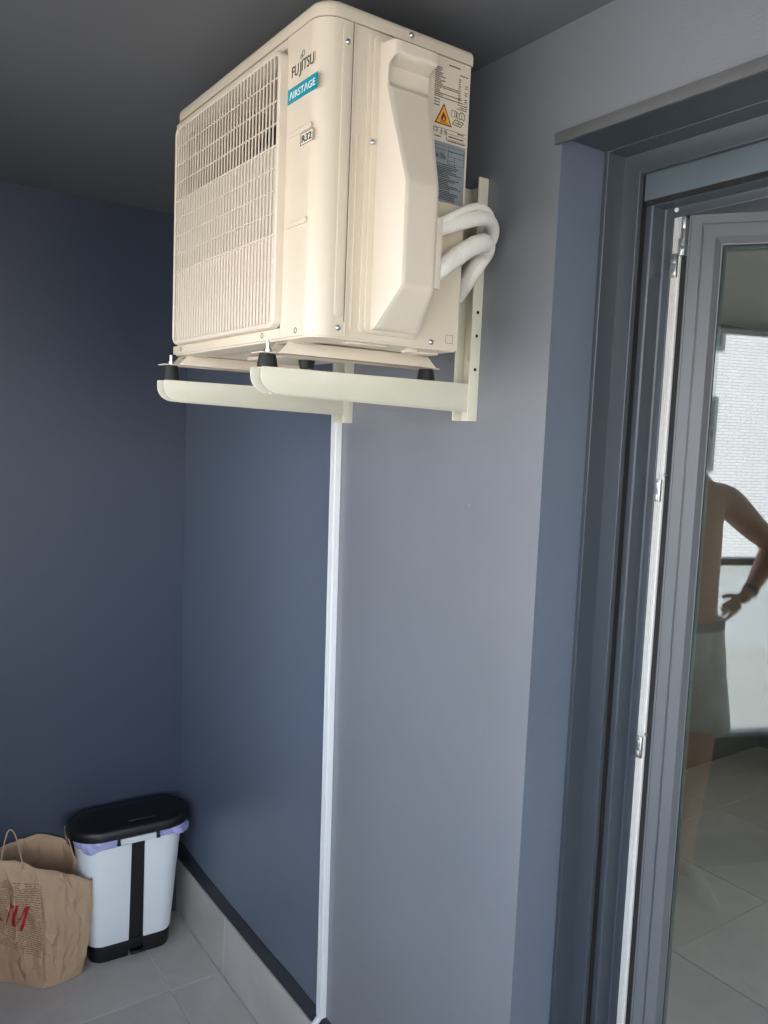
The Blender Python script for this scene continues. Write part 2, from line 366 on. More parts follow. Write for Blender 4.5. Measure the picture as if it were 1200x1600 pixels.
# ------------------------------------------------------------------ balcony door
door = thing('balcony_door', 'anthracite framed glass balcony door with its left sash standing open into the room', 'door')
DW = YD1 - YD0
def frame_x(prof, name, m, zt, zb=.0, bottom=False, bevel=.0008):
    """prof: (inset from the opening edge, X)"""
    rings = []
    i0 = [(YD1, zb, -1, 0), (YD1, zt, -1, -1), (YD0, zt, 1, -1), (YD0, zb, 1, 0)]
    for (yy, zz, sy, sz) in i0: rings.append([(x, yy + sy * i, zz + sz * i) for i, x in prof])
    return MB().loft(rings).build(name, m, door, bevel=bevel, seg=2)
# shutter guide and its header
frame_x([(.0, .110), (.0085, .110), (.0095, .1115), (.0095, .156), (.0445, .156), (.0455, .157), (.0455, .168), (0, .168)], 'shutter_guide', M_alu, 2.3245 - .001)
MB().box(.158, .168, YD0 + .046, YD1 - .046, 2.293, 2.316).build('shutter_header', M_alu, door, bevel=.0015)
MB().box(.169, .1765, YD0 + .02, YD1 - .02, 2.286, 2.318).build('brush_seal', M_brush, door)
# shutter end slat
b = MB(); b.prism_y([(.1705, 2.232), (.1785, 2.232), (.1785, 2.296), (.1765, 2.296), (.1705, 2.277)], YD0 + .047, YD1 - .047)
b.build('shutter_slat', mat('blue_grey_slat', (.105, .13, .148), .4, var=.05, vscale=6), door, bevel=.001)
MB().box(.1715, .1775, YD0 + .05, YD1 - .05, 2.224, 2.2315).build('brush_seal', M_brush, door)
# black guide slot
for yy in (YD1 - .046, YD0 + .006): MB().box(.1685, .1795, yy, yy + .04, .0, 2.29).build('guide_slot', M_seal, door)
# window frame
frame_x([(.0, .180), (.057, .180), (.0595, .1825), (.0595, .216), (.062, .2185), (.0765, .2185), (.078, .220), (.078, .29), (0, .29)], 'window_frame', M_alu, 2.283, bevel=.0012)
MB().box(.219, .2245, YD1 - .0962, YD1 - .0785, .05, 2.205).build('rebate_strip', M_strip, door, bevel=.0012)
for dy in (.0825, .0870, .0915): MB().box(.2172, .2192, YD1 - dy - .0006, YD1 - dy + .0006, .05, 2.2045).build('strip_rib', M_strip, door)
MB().box(.224, .285, YD1 - .112, YD1 - .078, .04, 2.21).build('frame_seal', M_seal, door)
# striker plates, studs and top hinge
for zc in (2.118, 1.708, 1.213, .30):
    yc = YD1 - .0885
    b = MB(); b.box(.2125, .2185, yc - .006, yc + .0075, zc - .021, zc + .021)
    s_ = b.build('striker_plate', M_zinc, door, bevel=.001)
    MB().box(.2095, .2135, yc - .004, yc + .004, zc + .004, zc + .016).build('striker_block', M_zinc, s_, bevel=.001)
    MB().box(.2095, .2135, yc - .004, yc + .0055, zc - .017, zc - .006).build('striker_block', M_zinc, s_, bevel=.001)
    MB().cyl((.213, YD1 - .1035, zc + .030), (-1, 0, 0), .0035, .0028, .004, 12).build('stud', M_zinc, door)
MB().cyl((.2175, YD1 - .084, 2.218), (-1, 0, 0), .004, .0036, .003, 14).build('cover_cap', M_white, door)
b = MB(); b.box(.214, .226, YD1 - .107, YD1 - .098, 2.135, 2.200); b.cyl((.214, YD1 - .104, 2.182), (0, 0, 1), .0045, .0045, .020, 12)
b.box(.212, .216, YD1 - .103, YD1 - .0955, 2.135, 2.165)
b.build('hinge', M_zinc, door, bevel=.0012)
# sill
MB().box(.02, .31, YD0 + .001, YD1 - .001, -.001, .035).build('threshold', M_alu, door, bevel=.003)

SA = radians(34.5)
sash_w, sash_h, sash_z = .86, 2.150, .062
sash = None
def make_sash(name, loc, rz, label=None):
    # local x along the width, local y into the room, z up
    prof = [(0, .001), (.001, 0), (.0226, 0), (.0232, .003), (.0258, .003), (.0264, -.001), (.0460, -.001), (.0470, 0), (.0570, .0105), (.0590, .0110), (.0590, .060), (0, .060)]
    s = MB(); s.loft(mitre(prof, sash_w, sash_h, sash_z), cap=(False, False))
    s = s.build(name, M_alu2, door, smooth=25)
    s.location = loc; s.rotation_euler = (0, 0, rz)
    # gasket and two panes
    g = MB(); g.loft(mitre([(.0575, .0112), (.0610, .0112), (.0610, .0135), (.0575, .0135)], sash_w, sash_h, sash_z), cap=(False, False)); g.build('gasket', M_seal, s)
    MB().box(.059, sash_w - .059, .0138, .0178, sash_z + .059, sash_z + sash_h - .059).build('pane', M_glass, s)
    p2 = MB().box(.059, sash_w - .059, .0340, .0380, sash_z + .059, sash_z + sash_h - .059).build('pane', M_glass, s)
    g = MB(); g.loft(mitre([(.058, .0182), (.0665, .0182), (.0665, .0338), (.058, .0338)], sash_w, sash_h, sash_z), cap=(False, False)); g.build('spacer', mat('spacer_grey', (.10, .13, .12), .5), s)
    h = MB(); h.box(sash_w - .04, sash_w - .012, .060, .068, 1.0, 1.16); h.tube([(sash_w - .026, .066, 1.10), (sash_w - .026, .105, 1.10)], .009, 12); h.tube([(sash_w - .026, .105, 1.10), (sash_w - .15, .108, 1.10)], .009, 12)
    h.build('handle', M_zinc, s, bevel=.001)
    return s
# direction of local x: (sin SA, -cos SA)
s1 = make_sash('sash', (.222, .9475, 0), -(pi / 2 - SA))
s1['label'] = 'left glass sash swung inwards into the room'
s2 = make_sash('sash', (.228, YD0 + .08 + sash_w - .002, 0), -pi / 2)
s2['label'] = 'right glass sash, closed'
# grey drip trim over the opening: its own strip, fixed to the wall
MB().box(-.0075, -.0003, YD0 - .012, YD1 + .011, 2.3055, 2.3250).build('drip_trim', M_trim, wall_r, bevel=.001)
MB().box(-.0004, .108, YD0 + .001, YD1 - .001, 2.3165, ZL - .0005).build('lintel_soffit', M_alu, wall_r)

# ------------------------------------------------------------------ cable trunking
tr = thing('cable_trunking', 'white plastic pipe trunking running down the blue-grey wall under the air conditioner', 'trunking')
Y0, Y1 = 1.7195, 1.7460
def shear(bb):
    bb.v = [(x, y + .0172 * (z - .257), z) for x, y, z in bb.v]; return bb
b = MB(); b.box(-.006, -.0002, Y0, Y1, .257, 1.97); shear(b).build('base', M_white, tr, bevel=.001)
pr = [(-.0062, Y0 + .0006), (-.0160, Y0 + .0006), (-.0172, Y0 + .002), (-.0172, Y0 + .0085), (-.0130, Y0 + .0090), (-.0130, Y0 + .0110), (-.0176, Y0 + .0115), (-.0176, Y0 + .0145), (-.0130, Y0 + .0150), (-.0130, Y0 + .0170),
      (-.0172, Y0 + .0175), (-.0172, Y1 - .002), (-.0160, Y1 - .0006), (-.0062, Y1 - .0006)]
b = MB(); b.prism(pr, .257, 1.97); shear(b).build('cover', M_white, tr, smooth=20)
for yy in (Y0 + .0100, Y0 + .0160):
    shear(MB().box(-.0134, -.0131, yy - .0006, yy + .0006, .258, 1.969)).build('seam', M_trim, tr)
for zz in (.33, .98, 1.63): MB().cyl((-.0174, Y0 + .0172 * (zz - .257) + .005, zz), (-1, 0, 0), .0019, .0017, .0005, 12).build('screw', M_zinc, tr)
hp = [(-.009, 1.733, .27), (-.011, 1.738, .25), (-.020, 1.748, .225), (-.036, 1.772, .17), (-.045, 1.80, .10), (-.048, 1.82, .04), (-.055, 1.86, .012), (-.08, 1.93, .010), (-.10, 2.0, .010)]
b = MB().tube(spline(hp, 8), .0085, 14)
b.build('drain_hose', M_white, tr)

# ------------------------------------------------------------------ wall brackets
def bracket(ya, ztop, zarm, zbot, armz, label):
    r = thing('wall_bracket', label, 'bracket', group='brackets carrying the air conditioner')
    wx = -.0245
    # upright: a channel, its near flange 12 mm taller at the top
    b = MB(); b.box(wx, -.0002, ya, ya + .0029, zbot, ztop + .010); b.box(-.0032, -.0002, ya + .0031, ya + .0449, zbot, ztop); b.box(wx, -.0002, ya + .0451, ya + .048, zbot, ztop - .001)
    up = b.build('upright', M_bracket, r, bevel=.0005)
    for hz in (.21, .165, .10, .31, .36):
        MB().cyl((-.0115, ya - .0002, zbot + hz - .0), (0, -1, 0), .0032, .0032, .0008, 14).build('hole', M_dark, up)
    for hz in (ztop - .06, zbot + .125):
        b = MB(); b.cyl((-.0032, ya + .024, hz), (-1, 0, 0), .0095, .0095, .0015, 20); b.cyl((-.0047, ya + .024, hz), (-1, 0, 0), .0062, .0058, .005, 6); b.build('bolt', M_zinc, r, bevel=.0004)
    # arm: rolled channel with a curved, open end
    x1 = -.470; z1 = armz; h = .052; n = 10
    def outline(x1):
        o = [(-.0035, z1), (x1 + .002, z1), (x1, z1 - .002), (x1, z1 - .014)]
        for k in range(1, n + 1):
            a = k / n * pi / 2
            o.append((x1 + .034 * (1 - cos(a)) , z1 - .014 - (h - .022) * sin(a)))
        o.append((-.0035, z1 - h))
        return o
    y0 = ya + .0033; b = MB()
    o = outline(x1)
    b.prism_y(o, y0, y0 + .0022)                               # near web
    b.prism_y(outline(x1 - .002), y0 + .0355, y0 + .0377)      # far web
    b.box(x1 + .01, -.0035, y0 + .0022, y0 + .0355, z1 - .0022, z1)        # top
    # curved nose and lower lip joining the webs
    oo = [p for p in outline(x1)][2:]
    rings = []
    b.box(x1 + .036, -.0035, y0 + .0022, y0 + .009, z1 - h + .008, z1 - h + .0102)
    b.box(x1 + .034, -.0035, y0 + .0290, y0 + .0355, z1 - h + .008, z1 - h + .0102)
    b.box(x1 + .03, -.028, y0 + .0022, y0 + .0355, z1 - h + .0104, z1 - h + .0118)
    b.build('arm', M_bracket, r, bevel=.0007)
    b = MB(); b.prism_y([(-.0035, z1 - h), (-.06, z1 - h - .0003), (x1 + .034, z1 - h + .0075), (x1 + .034, z1 - h + .0062), (-.06, z1 - h - .0025), (-.0035, z1 - h - .0022)], y0 - .0028, y0 + .001)
    b.build('arm_lip', M_bracket, r)
    return r
bracket(1.2425, 2.2780, 1.895, 1.8245, 1.8960, 'cream steel wall bracket nearest the door, white pipes looping past its upright')
bracket(1.7000, 2.2700, 1.883, 1.8150, 1.8870, 'cream steel wall bracket standing right over the white trunking')

# ------------------------------------------------------------------ air conditioner
ac = thing('air_conditioner', 'cream outdoor air conditioning unit with front grille hung high on wall brackets', 'air conditioner')
AX0, AX1, AY0, AY1, AZ0, AZ1 = -.4335, -.137, 1.1425, 1.752, 1.9445, 2.4240
GY0, GY1, GZ0, GZ1 = 1.2515, 1.722, 1.9615, 2.4065
# body
def body_ring(z, ins=0):
    rr = .036
    p = []
    x0, x1, y0, y1 = AX0 + ins, AX1 - ins, AY0 + ins, AY1 - ins
    n = 10
    p += [(x1 - .004, y0), (x1, y0 + .004), (x1, y1 - .004), (x1 - .004, y1)]
    p += [(-.30, y1), (-.30, GY0 + .004), (x0 + .001, GY0 + .004), (x0, GY0 + .003)]
    for k in range(n + 1):
        a = pi + k / n * pi / 2
        p.append((x0 + rr + rr * cos(a), y0 + rr + rr * sin(a)))
    return [(x, y, z) for x, y in p]
b = MB(); b.loft([body_ring(AZ0), body_ring(AZ1 - .0008)])
body = b.build('casing', M_cream, ac, smooth=30)
b = MB(); b.box(AX0, -.302, GY0 + .0045, AY1, AZ0, GZ0); b.box(AX0, -.302, GY0 + .0045, AY1, GZ1 + .002, AZ1 - .001); b.box(-.425, -.302, GY1 + .001, AY1, GZ0, GZ1 + .002)
b.build('front_rim', M_cream, ac, bevel=.0015)
# fan shroud with its round mouth
cy_, cz_, rf = 1.497, 2.185, .195; b = MB(); n = 64; inn = []; out = []
for k in range(n):
    a = 2 * pi * k / n; c, s_ = cos(a), sin(a)
    inn.append((c * rf, s_ * rf))
    hy, hz = (GY1 - GY0 - .012) / 2, (GZ1 - GZ0) / 2
    q = min(hy / abs(c) if abs(c) > 1e-6 else 9, hz / abs(s_) if abs(s_) > 1e-6 else 9)
    out.append((c * q, s_ * q))
b.loft([[(-.399, (GY0 + GY1) / 2 + .004 + y, cz_ + z) for y, z in out], [(-.399, cy_ + y, cz_ + z) for y, z in inn], [(-.385, cy_ + y * .985, cz_ + z * .985) for y, z in inn], [(-.33, cy_ + y * .985, cz_ + z * .985) for y, z in inn]], cap=(False, False))
b.build('fan_shroud', mat('shroud_shade_brown', (.25, .19, .14), .6), ac, smooth=30)  # beige plastic browned: the shade behind the grille is put into its colour
fan = MB(); fan.cyl((-.372, cy_, cz_), (1, 0, 0), .035, .045, .05, 24)
for k in range(3):
    a0 = k * 2 * pi / 3; rows = []
    for i in range(9):
        r_ = .04 + i / 8 * .14
        rows.append([(-.365 + .045 * j / 6, cy_ + r_ * cos(a0 + j / 6 * 1.15 + .18 * i / 8), cz_ + r_ * sin(a0 + j / 6 * 1.15 + .18 * i / 8)) for j in range(7)])
    vs = [p for r in rows for p in r] + [(p[0] + .003, p[1], p[2]) for r in rows for p in r]
    fs = []
    for i in range(8):
        for j in range(6):
            q = i * 7 + j; fs += [(q, q + 1, q + 8, q + 7), (63 + q, 63 + q + 7, 63 + q + 8, 63 + q + 1)]
    fan.add(vs, fs)
fan.build('fan', mat('brown_grey_fan_plastic', (.22, .19, .16), .5), ac)
MB().box(-.3015, -.2995, GY0 + .006, GY1, GZ0, GZ1).build('heat_exchanger', mat('dark_fins', (.12, .10, .08), .5, metal=.3), ac)
# lid
b = MB(); rings = []
lr = [.037, .006, .006, .012]
def lid_ring(z, e, r): return [(x, y, z) for x, y in rrect(AX0 - .0022 + e, AX1 + .0022 - e, AY0 - .0022 + e, AY1 - .012 - e, [max(q - e, .0005) for q in lr], 8)]
rings = [lid_ring(2.4245, 0, 0), lid_ring(2.4385, 0, 0), lid_ring(2.4430, .0012, 0), lid_ring(2.4470, .0042, 0), lid_ring(2.4492, .0085, 0), lid_ring(2.4500, .014, 0)]
b.loft(rings); b.build('lid', M_cream, ac, smooth=45)
b = MB(); b.loft([[(x, y, z) for x, y in rrect(AX0 + .0006, AX1 - .0006, AY0 + .0006, AY1 - .014, [.036, .005, .005, .01], 8)] for z in (2.4232, 2.4246)]); b.build('seam', mat('seam_shadow', (.12, .10, .07), .8), ac)
# side panel pieces: long raised bead, the corner seam
YS = AY0
def side_box(nm, x0, x1, z0, z1, dep, m=M_cream, bev=.0008, parent=ac, r=None):
    bb = MB()
    if r is None: bb.box(x0, x1, YS - dep, YS + .0005, z0, z1)
    else: bb.prism_y(rrect(x0, x1, z0, z1, r, 6), YS - dep, YS + .0005)
    return bb.build(nm, m, parent, bevel=bev)
side_box('seam', -.3785, -.3772, 1.968, AZ1 - .001, .0006, mat('seam_shadow', (.16, .13, .09), .8), 0)
side_box('corner_lip', -.3772, -.3745, AZ0 + .002, AZ1 - .001, .0022)
side_box('bead', -.3970, -.3815, 1.975, 2.417, .0024, bev=.0011, r=.0074)
side_box('bead', -.3670, -.3630, 1.958, 2.26, .0022, bev=.001)
# service plate with the valve cover
sp_ = side_box('service_plate', -.351, -.2325, 1.9540, 2.4185, .0045, M_cream, .002, r=.007)
side_box('service_plate', -.3425, -.2400, 1.9565, 2.4160, .0075, M_cream, .002, r=.009)
def cover_depth(z):
    if z > 2.382: return .034
    if z > 2.372: k = (2.382 - z) / .010; k = k * k * (3 - 2 * k); return .034 + (.019 - .034) * k
    if z > 2.335: return .019
    if z > 2.185: return .019 + (.066 - .019) * (2.335 - z) / .150
    if z > 2.025: return .066
    k = (2.025 - z) / .067
    return .066 - (.066 - .006) * k
NX, NZ = 56, 190; cz0, cz1 = 1.9600, 2.4065
def sst(a, b_, x):
    q = max(0, min(1, (x - a) / (b_ - a))); return q * q * (3 - 2 * q)
vs = []; fs = []
for j in range(NZ + 1):
    z = cz0 + (cz1 - cz0) * j / NZ
    D = cover_depth(z)
    # soften the profile corners
    D = sum(cover_depth(max(cz0, min(cz1, z + k * .0022))) for k in (-2, -1, 0, 1, 2)) / 5
    for i in range(NX + 1):
        s_ = i / NX
        xl0, xr0 = -.3318, -.2345 - .004 * sst(2.36, 2.33, z)
        inl, inr = .20 * D, .22 * D
        # arc-length style parameter: first the left flank, then the outer face, then the right flank
        if s_ < .18:
            q = s_ / .18; x = xl0 + inl * q; d = D * q
        elif s_ > .82:
            q = (1 - s_) / .18; x = xr0 - inr * q; d = D * q
        else:
            q = (s_ - .18) / .64; x = xl0 + inl + (xr0 - inr - xl0 - inl) * q; d = D
        # rounded shoulders
        if .13 < s_ < .24:
            d -= .0016 * (1 - abs(s_ - .18) / .06) if abs(s_ - .18) < .06 else 0
        if .76 < s_ < .88: d -= .0016 * (1 - abs(s_ - .82) / .06) if abs(s_ - .82) < .06 else 0
        # grip pocket
        pk = sst(2.3365, 2.342, z) * (1 - sst(2.376, 2.384, z)) * sst(.205, .245, s_) * (1 - sst(.985, 1.0, s_))
        floor_d = .002 + .012 * (1 - sst(2.337, 2.352, z))
        d = d * (1 - pk) + min(d, floor_d) * pk
        # ends close onto the plate
        ed = min((z - cz0), (cz1 - z)) ; d *= min(1, ed / .0035) ** .5 if ed < .0035 else 1
        vs.append((x, YS - .0070 - d, z))
for j in range(NZ):
    for i in range(NX):
        a = j * (NX + 1) + i; fs.append((a, a + 1, a + NX + 2, a + NX + 1))
b = MB(); b.add(vs, fs)
b.build('valve_cover', M_cream2, ac, smooth=50)
# pipe outlet block beside the cover
b = MB(); b.box(-.2640, -.2400, YS - .0705, YS - .0005, 2.0285, 2.141); b.build('pipe_outlet', M_cream2, ac, bevel=.003)
# screws
def screw(p, axis, r=.0047, m=M_zinc, parent=ac):
    a = Vector(axis).normalized(); rings = []
    bb = MB(); p = Vector(p)
    bb.tube([p, p + a * .0012, p + a * .0026, p + a * .0034], [r, r, r * .72, r * .25], 16)
    return bb.build('screw', m, parent)
for (x, z) in ((-.3885, 2.392), (-.3890, 1.958), (-.2005, 1.953)): screw((x, YS - .001, z), (0, -1, 0))
screw((-.3400, YS - .0072, 2.252), (0, -1, 0)); screw((-.270, YS - .0022, 2.4362), (0, -1, 0))
def ring_x(y, z, r=.0048):
    bb = MB(); n = 20
    ins = [(AX0 - .0006, y + .72 * r * cos(2 * pi * k / n), z + .72 * r * sin(2 * pi * k / n)) for k in range(n)]
    ou = [(AX0 - .0006, y + r * cos(2 * pi * k / n), z + r * sin(2 * pi * k / n)) for k in range(n)]
    bb.loft([[(AX0 + .0005, p[1], p[2]) for p in ou], ou, ins, [(AX0 + .0005, p[1], p[2]) for p in ins]], cap=(False, False))
    bb.build('plug', M_grey_print, ac)
for y in (1.200, 1.321, 1.706): ring_x(y, 1.9535)
# small square knock-out
for (x0, x1, z0, z1) in ((-.168, -.1525, 1.9545, 1.9551), (-.168, -.1525, 1.9685, 1.9691), (-.168, -.1674, 1.9545, 1.9691), (-.1531, -.1525, 1.9545, 1.9691)):
    side_box('knockout_line', x0, x1, z0, z1, .0003, M_grey_print, 0)
# front panel relief: two horizontal beads and the outline
def front_box(nm, y0, y1, z0, z1, dep, m=M_cream, bev=.0008, r=None):
    bb = MB()
    if r: bb.prism_x(rrect(y0, y1, z0, z1, r, 5), AX0 - dep, AX0 + .0005)
    else: bb.box(AX0 - dep, AX0 + .0005, y0, y1, z0, z1)
    return bb.build(nm, m, ac, bevel=bev)
front_box('bead', 1.1650, 1.2445, 2.2610, 2.2700, .0032, bev=.0020, r=.0044)
front_box('bead', 1.1720, 1.2445, 2.1190, 2.1285, .0032, bev=.0020, r=.0047)
XFc = AX0 - .0003
# grille: frame, deep basket sides, bars and ribs
gr = None
GX = -.4480
def rr_yz(e, r): return rrect(GY0 + e, GY1 - e, GZ0 + e, GZ1 - e, max(r - e, .001), 8)
b = MB()
b.loft([[(x, y, z) for y, z in rr_yz(e, .020)] for x, e in ((AX0 + .001, 0), (GX + .002, .0005), (GX, .0025), (GX, .0075), (GX + .0015, .0090), (AX0 + .012, .0092))], cap=(False, False))
gr = b.build('grille', M_cream2, ac, smooth=40)
gy0, gy1 = GY0 + .0085, GY1 - .0085
gz0, gz1 = GZ0 + .0085, GZ1 - .0085
h = (gz1 - gz0) / 3
NB = 34
ys_b = [gy0 + .0135 + (gy1 - gy0 - .0135) * k / NB for k in range(NB)]
secs = [(gz0, gz0 + h, .0150, radians(-50)), (gz0 + h, gz0 + 2 * h, .0062, radians(-28)), (gz0 + 2 * h, gz1, .0016, 0)]
for (z0, z1, Lb, th) in secs:
    w = .0014
    ex, ey = Lb * cos(th), Lb * sin(th)
    if Lb < .003: pr = [(0, -w), (.0005, -w - .0003), (Lb, -w - .0003), (Lb, w + .0003), (.0005, w + .0003), (0, w)]
    else: pr = [(0, -w), (.0005, -w - .0003), (.0020, -w - .0003), (.0022, -.0007), (ex, ey - .0006), (ex, ey + .0006), (.0022, .0007), (.0020, w + .0003), (.0005, w + .0003), (0, w)]
    bb = MB(); bb.prism([(x, y) for x, y in pr], -(z1 - z0) / 2, (z1 - z0) / 2)
    proto = None
    for y in ys_b:
        if proto is None: proto = bb.build('bar', M_cream2, gr, smooth=30); o = proto
        else: o = proto.copy(); COL.objects.link(o); o.parent = gr
        o.location = (GX + .0006, y, (z0 + z1) / 2)
for k in range(1, 12):
    z = gz0 + (gz1 - gz0) * k / 12
    if k in (1, 2, 3):
        MB().box(GX + .0030, GX + .0048, gy0 - .001, gy1 + .001, z - .0009, z + .0009).build('rib', M_cream2, gr, bevel=.0004)
    elif k % 4 == 0:
        MB().box(GX + .0002, GX + .0120, gy0 - .001, gy1 + .001, z - .0013, z + .0013).build('rib', M_cream2, gr, bevel=.0007)
    else:
        MB().box(GX + .0012, GX + .0040, gy0 - .001, gy1 + .001, z - .0009, z + .0009).build('rib', M_cream2, gr, bevel=.0005)
# underside: base pan, foot rails, feet
b = MB(); b.loft([[(x, y, z) for x, y in rrect(AX0 + e, AX1 - e, AY0 + e, AY1 - e, [.034, .006, .006, .006], 6)] for z, e in ((AZ0 + .001, .0025), (AZ0 - .003, .004), (AZ0 - .0065, .030), (AZ0 - .0065, .045), (AZ0 - .002, .055))]); b.build('base_pan', M_cream, ac, smooth=30)
for q in ((-.36, -.28, 1.160, 1.1755, AZ0 - .007, AZ0 - .003), (-.235, -.215, 1.160, 1.180, AZ0 - .010, AZ0 - .002), (-.20, -.16, 1.172, 1.20, AZ0 - .009, AZ0 - .004), (-.33, -.20, 1.42, 1.60, AZ0 - .012, AZ0 - .004)):
    MB().box(*q).build('base_clip', M_cream, ac, bevel=.0015)
M_drain = MB().cyl((-.26, 1.47, AZ0 - .028), (0, 0, 1), .014, .018, .02, 20).build('drain_port', M_rubber, ac)
for yc in (1.2665, 1.7215):
    zt = 1.9400; zb = 1.9185; y0 = yc - .024; y1 = yc + .024
    b = MB()
    web = [(-.4400, zb + .002), (-.4220, zt), (-.1300, zt), (-.1080, zb + .002), (-.1080, zb), (-.4400, zb)]
    b.prism_y(web, y0, y0 + .0016); b.prism_y(web, y1 - .0016, y1)
    b.box(-.4220, -.1300, y0, y1, zt - .0014, zt)
    b.box(-.4700, -.4300, y0 + .004, y1 - .004, zb, zb + .0018); b.box(-.1200, -.0960, y0 + .004, y1 - .004, zb, zb + .0018)
    b.box(-.4350, -.1150, y0, y0 + .006, zb, zb + .0015)
    b.build('foot_rail', M_cream, ac, bevel=.0006)
    for xf in (-.4490, -.1130):
        b = MB(); c = (xf, yc, 1.8972 if yc < 1.5 else 1.8880); hgt = 1.9183 - c[2]
        b.tube([c, (c[0], c[1], c[2] + hgt * .9), (c[0], c[1], c[2] + hgt)], [.0178, .0145, .0135], 24); b.build('rubber_foot', M_rubber, ac, smooth=30)
        b = MB(); b.cyl((xf, yc, 1.9203), (0, 0, 1), .0088, .0088, .0012, 20); b.cyl((xf, yc, 1.9215), (0, 0, 1), .0066, .0066, .0058, 6); b.cyl((xf, yc, 1.9273), (0, 0, 1), .0035, .0035, .013, 12)
        b.build('nut', M_zinc, ac, bevel=.0003)

# lettering on the front (reads right to left along -Y)
def put_text(me, origin, ux, uz, m, name='lettering', parent=ac, lift=0):
    ux = Vector(ux).normalized(); uz = Vector(uz).normalized(); nn = ux.cross(uz)
    for v in me.vertices: v.co = Vector(origin) + ux * v.co.x + uz * v.co.y + nn * (v.co.z + lift)
    me.materials.clear(); me.materials.append(m)
    return link(name, me, parent)
def fit(me, w, hgt):
    xs_ = [v.co.x for v in me.vertices]; ys_ = [v.co.y for v in me.vertices]
    x0, x1_, y0_, y1_ = min(xs_), max(xs_), min(ys_), max(ys_)
    for v in me.vertices: v.co.x = (v.co.x - x0) / (x1_ - x0) * w; v.co.y = (v.co.y - y0_) / (y1_ - y0_) * hgt
    return me
FX, FZ = (0, -1, 0), (0, 0, 1)
def word(wd, y_start, z0, ztot, w, m, bold=0, xs=1, parent=ac):
    me = fit(text_mesh(wd, .02, offset=bold), w, ztot); return put_text(me, (XFc - .0002, y_start, z0), FX, FZ, m, parent=parent)
word('FU', 1.2365, 2.3555, .0165, .0215, M_print); word('J', 1.2128, 2.3505, .0215, .0066, M_print); word('ITSU', 1.2035, 2.3565, .0170, .0375, M_print)
# the loop over the J-I, two small rings
for (yy, zz, r_) in ((1.2055, 2.3790, .0028), (1.2000, 2.3825, .0042)):
    n = 22; bb = MB()
    bb.tube([(XFc - .0003, yy + r_ * cos(2 * pi * k / n), zz + r_ * sin(2 * pi * k / n)) for k in range(n + 1)], .00042, 5); bb.build('logo_loop', M_print, ac)
sticker = MB().box(XFc - .0004, XFc, 1.1520, 1.2485, 2.3165, 2.3400).build('brand_sticker', M_teal, ac)
me = fit(text_mesh('\u039bIRST\u039bGE', .02), .083, .0115); put_text(me, (XFc - .0005, 1.2420, 2.3225), FX, FZ, M_wtext, parent=sticker)
# R32 box
for (y0, y1, z0, z1) in ((1.160, 1.1995, 2.2410, 2.2417), (1.160, 1.1995, 2.2585, 2.2592), (1.160, 1.1607, 2.2410, 2.2592), (1.1988, 1.1995, 2.2410, 2.2592)):
    MB().box(XFc - .0012, XFc - .0006, y0, y1, z0, z1).build('refrigerant_mark_border', M_print, ac)
me = fit(text_mesh('R32', .02, offset=.0004), .031, .0115); put_text(me, (XFc - .0010, 1.1955, 2.2443), FX, FZ, M_print)
MB().box(XFc - .0005, XFc, 1.160, 1.1995, 2.2410, 2.2592).build('refrigerant_mark', M_plabel, ac)

# print on the side panel: rating text (illegible lines), warning triangle, marks and silver label
SX, SZ = (1, 0, 0), (0, 0, 1)
ysd = YS - .0005
b = MB(); rnd = random.Random(3)
def dash(bb, x0, x1, z, hh, y=ysd, gap=.0012):
    x = x0
    while x < x1:
        w = rnd.uniform(.0012, .0045); e = min(x + w, x1); bb.box(x, e, y - .0002, y + .0004, z, z + hh); x = e + gap * rnd.uniform(.4, 1.1)
for k in range(17):
    z = 2.4040 - k * .0029
    dash(b, -.2165, -.2165 + rnd.choice((.011, .014, .0165, .022 if k < 16 else .03)), z, .0015)
    if k in (9, 10): dash(b, -.200, -.166, z - .002, .0014)
    if k in (14, 16): dash(b, -.205, -.157, z, .0014)
dash(b, -.188, -.164, 2.4120, .0020); dash(b, -.163, -.1455, 2.4020, .0016)
for k in range(11):
    z = 2.395 - k * .0037; dash(b, -.1655, -.1610, z, .0016); 
    if k % 3: dash(b, -.1515, -.1460, z - .004, .0016)
for k in range(3): dash(b, -.2165, -.2165 + .012, 2.3530 - k * .0048, .0017)
for k in range(3): dash(b, -.166 + .006 * (k % 2), -.1455, 2.3540 - k * .0034, .0014)
for z, x0 in ((2.3585, -.217), (2.2990 + .004, -.187), (2.2920 + .002, -.187), (2.3125 - .0035, -.2165)): b.box(x0, -.1450, ysd - .0002, ysd + .0004, z, z + .0004)
b.box(-.1875, -.1871, ysd - .0002, ysd + .0004, 2.291, 2.310)
dash(b, -.183, -.150, 2.2975, .0022); dash(b, -.1845, -.1465, 2.2905, .0022); dash(b, -.164, -.150, 2.3060, .0018); dash(b, -.213, -.199, 2.2940, .0016)
b.build('rating_print', M_grey_print, ac)
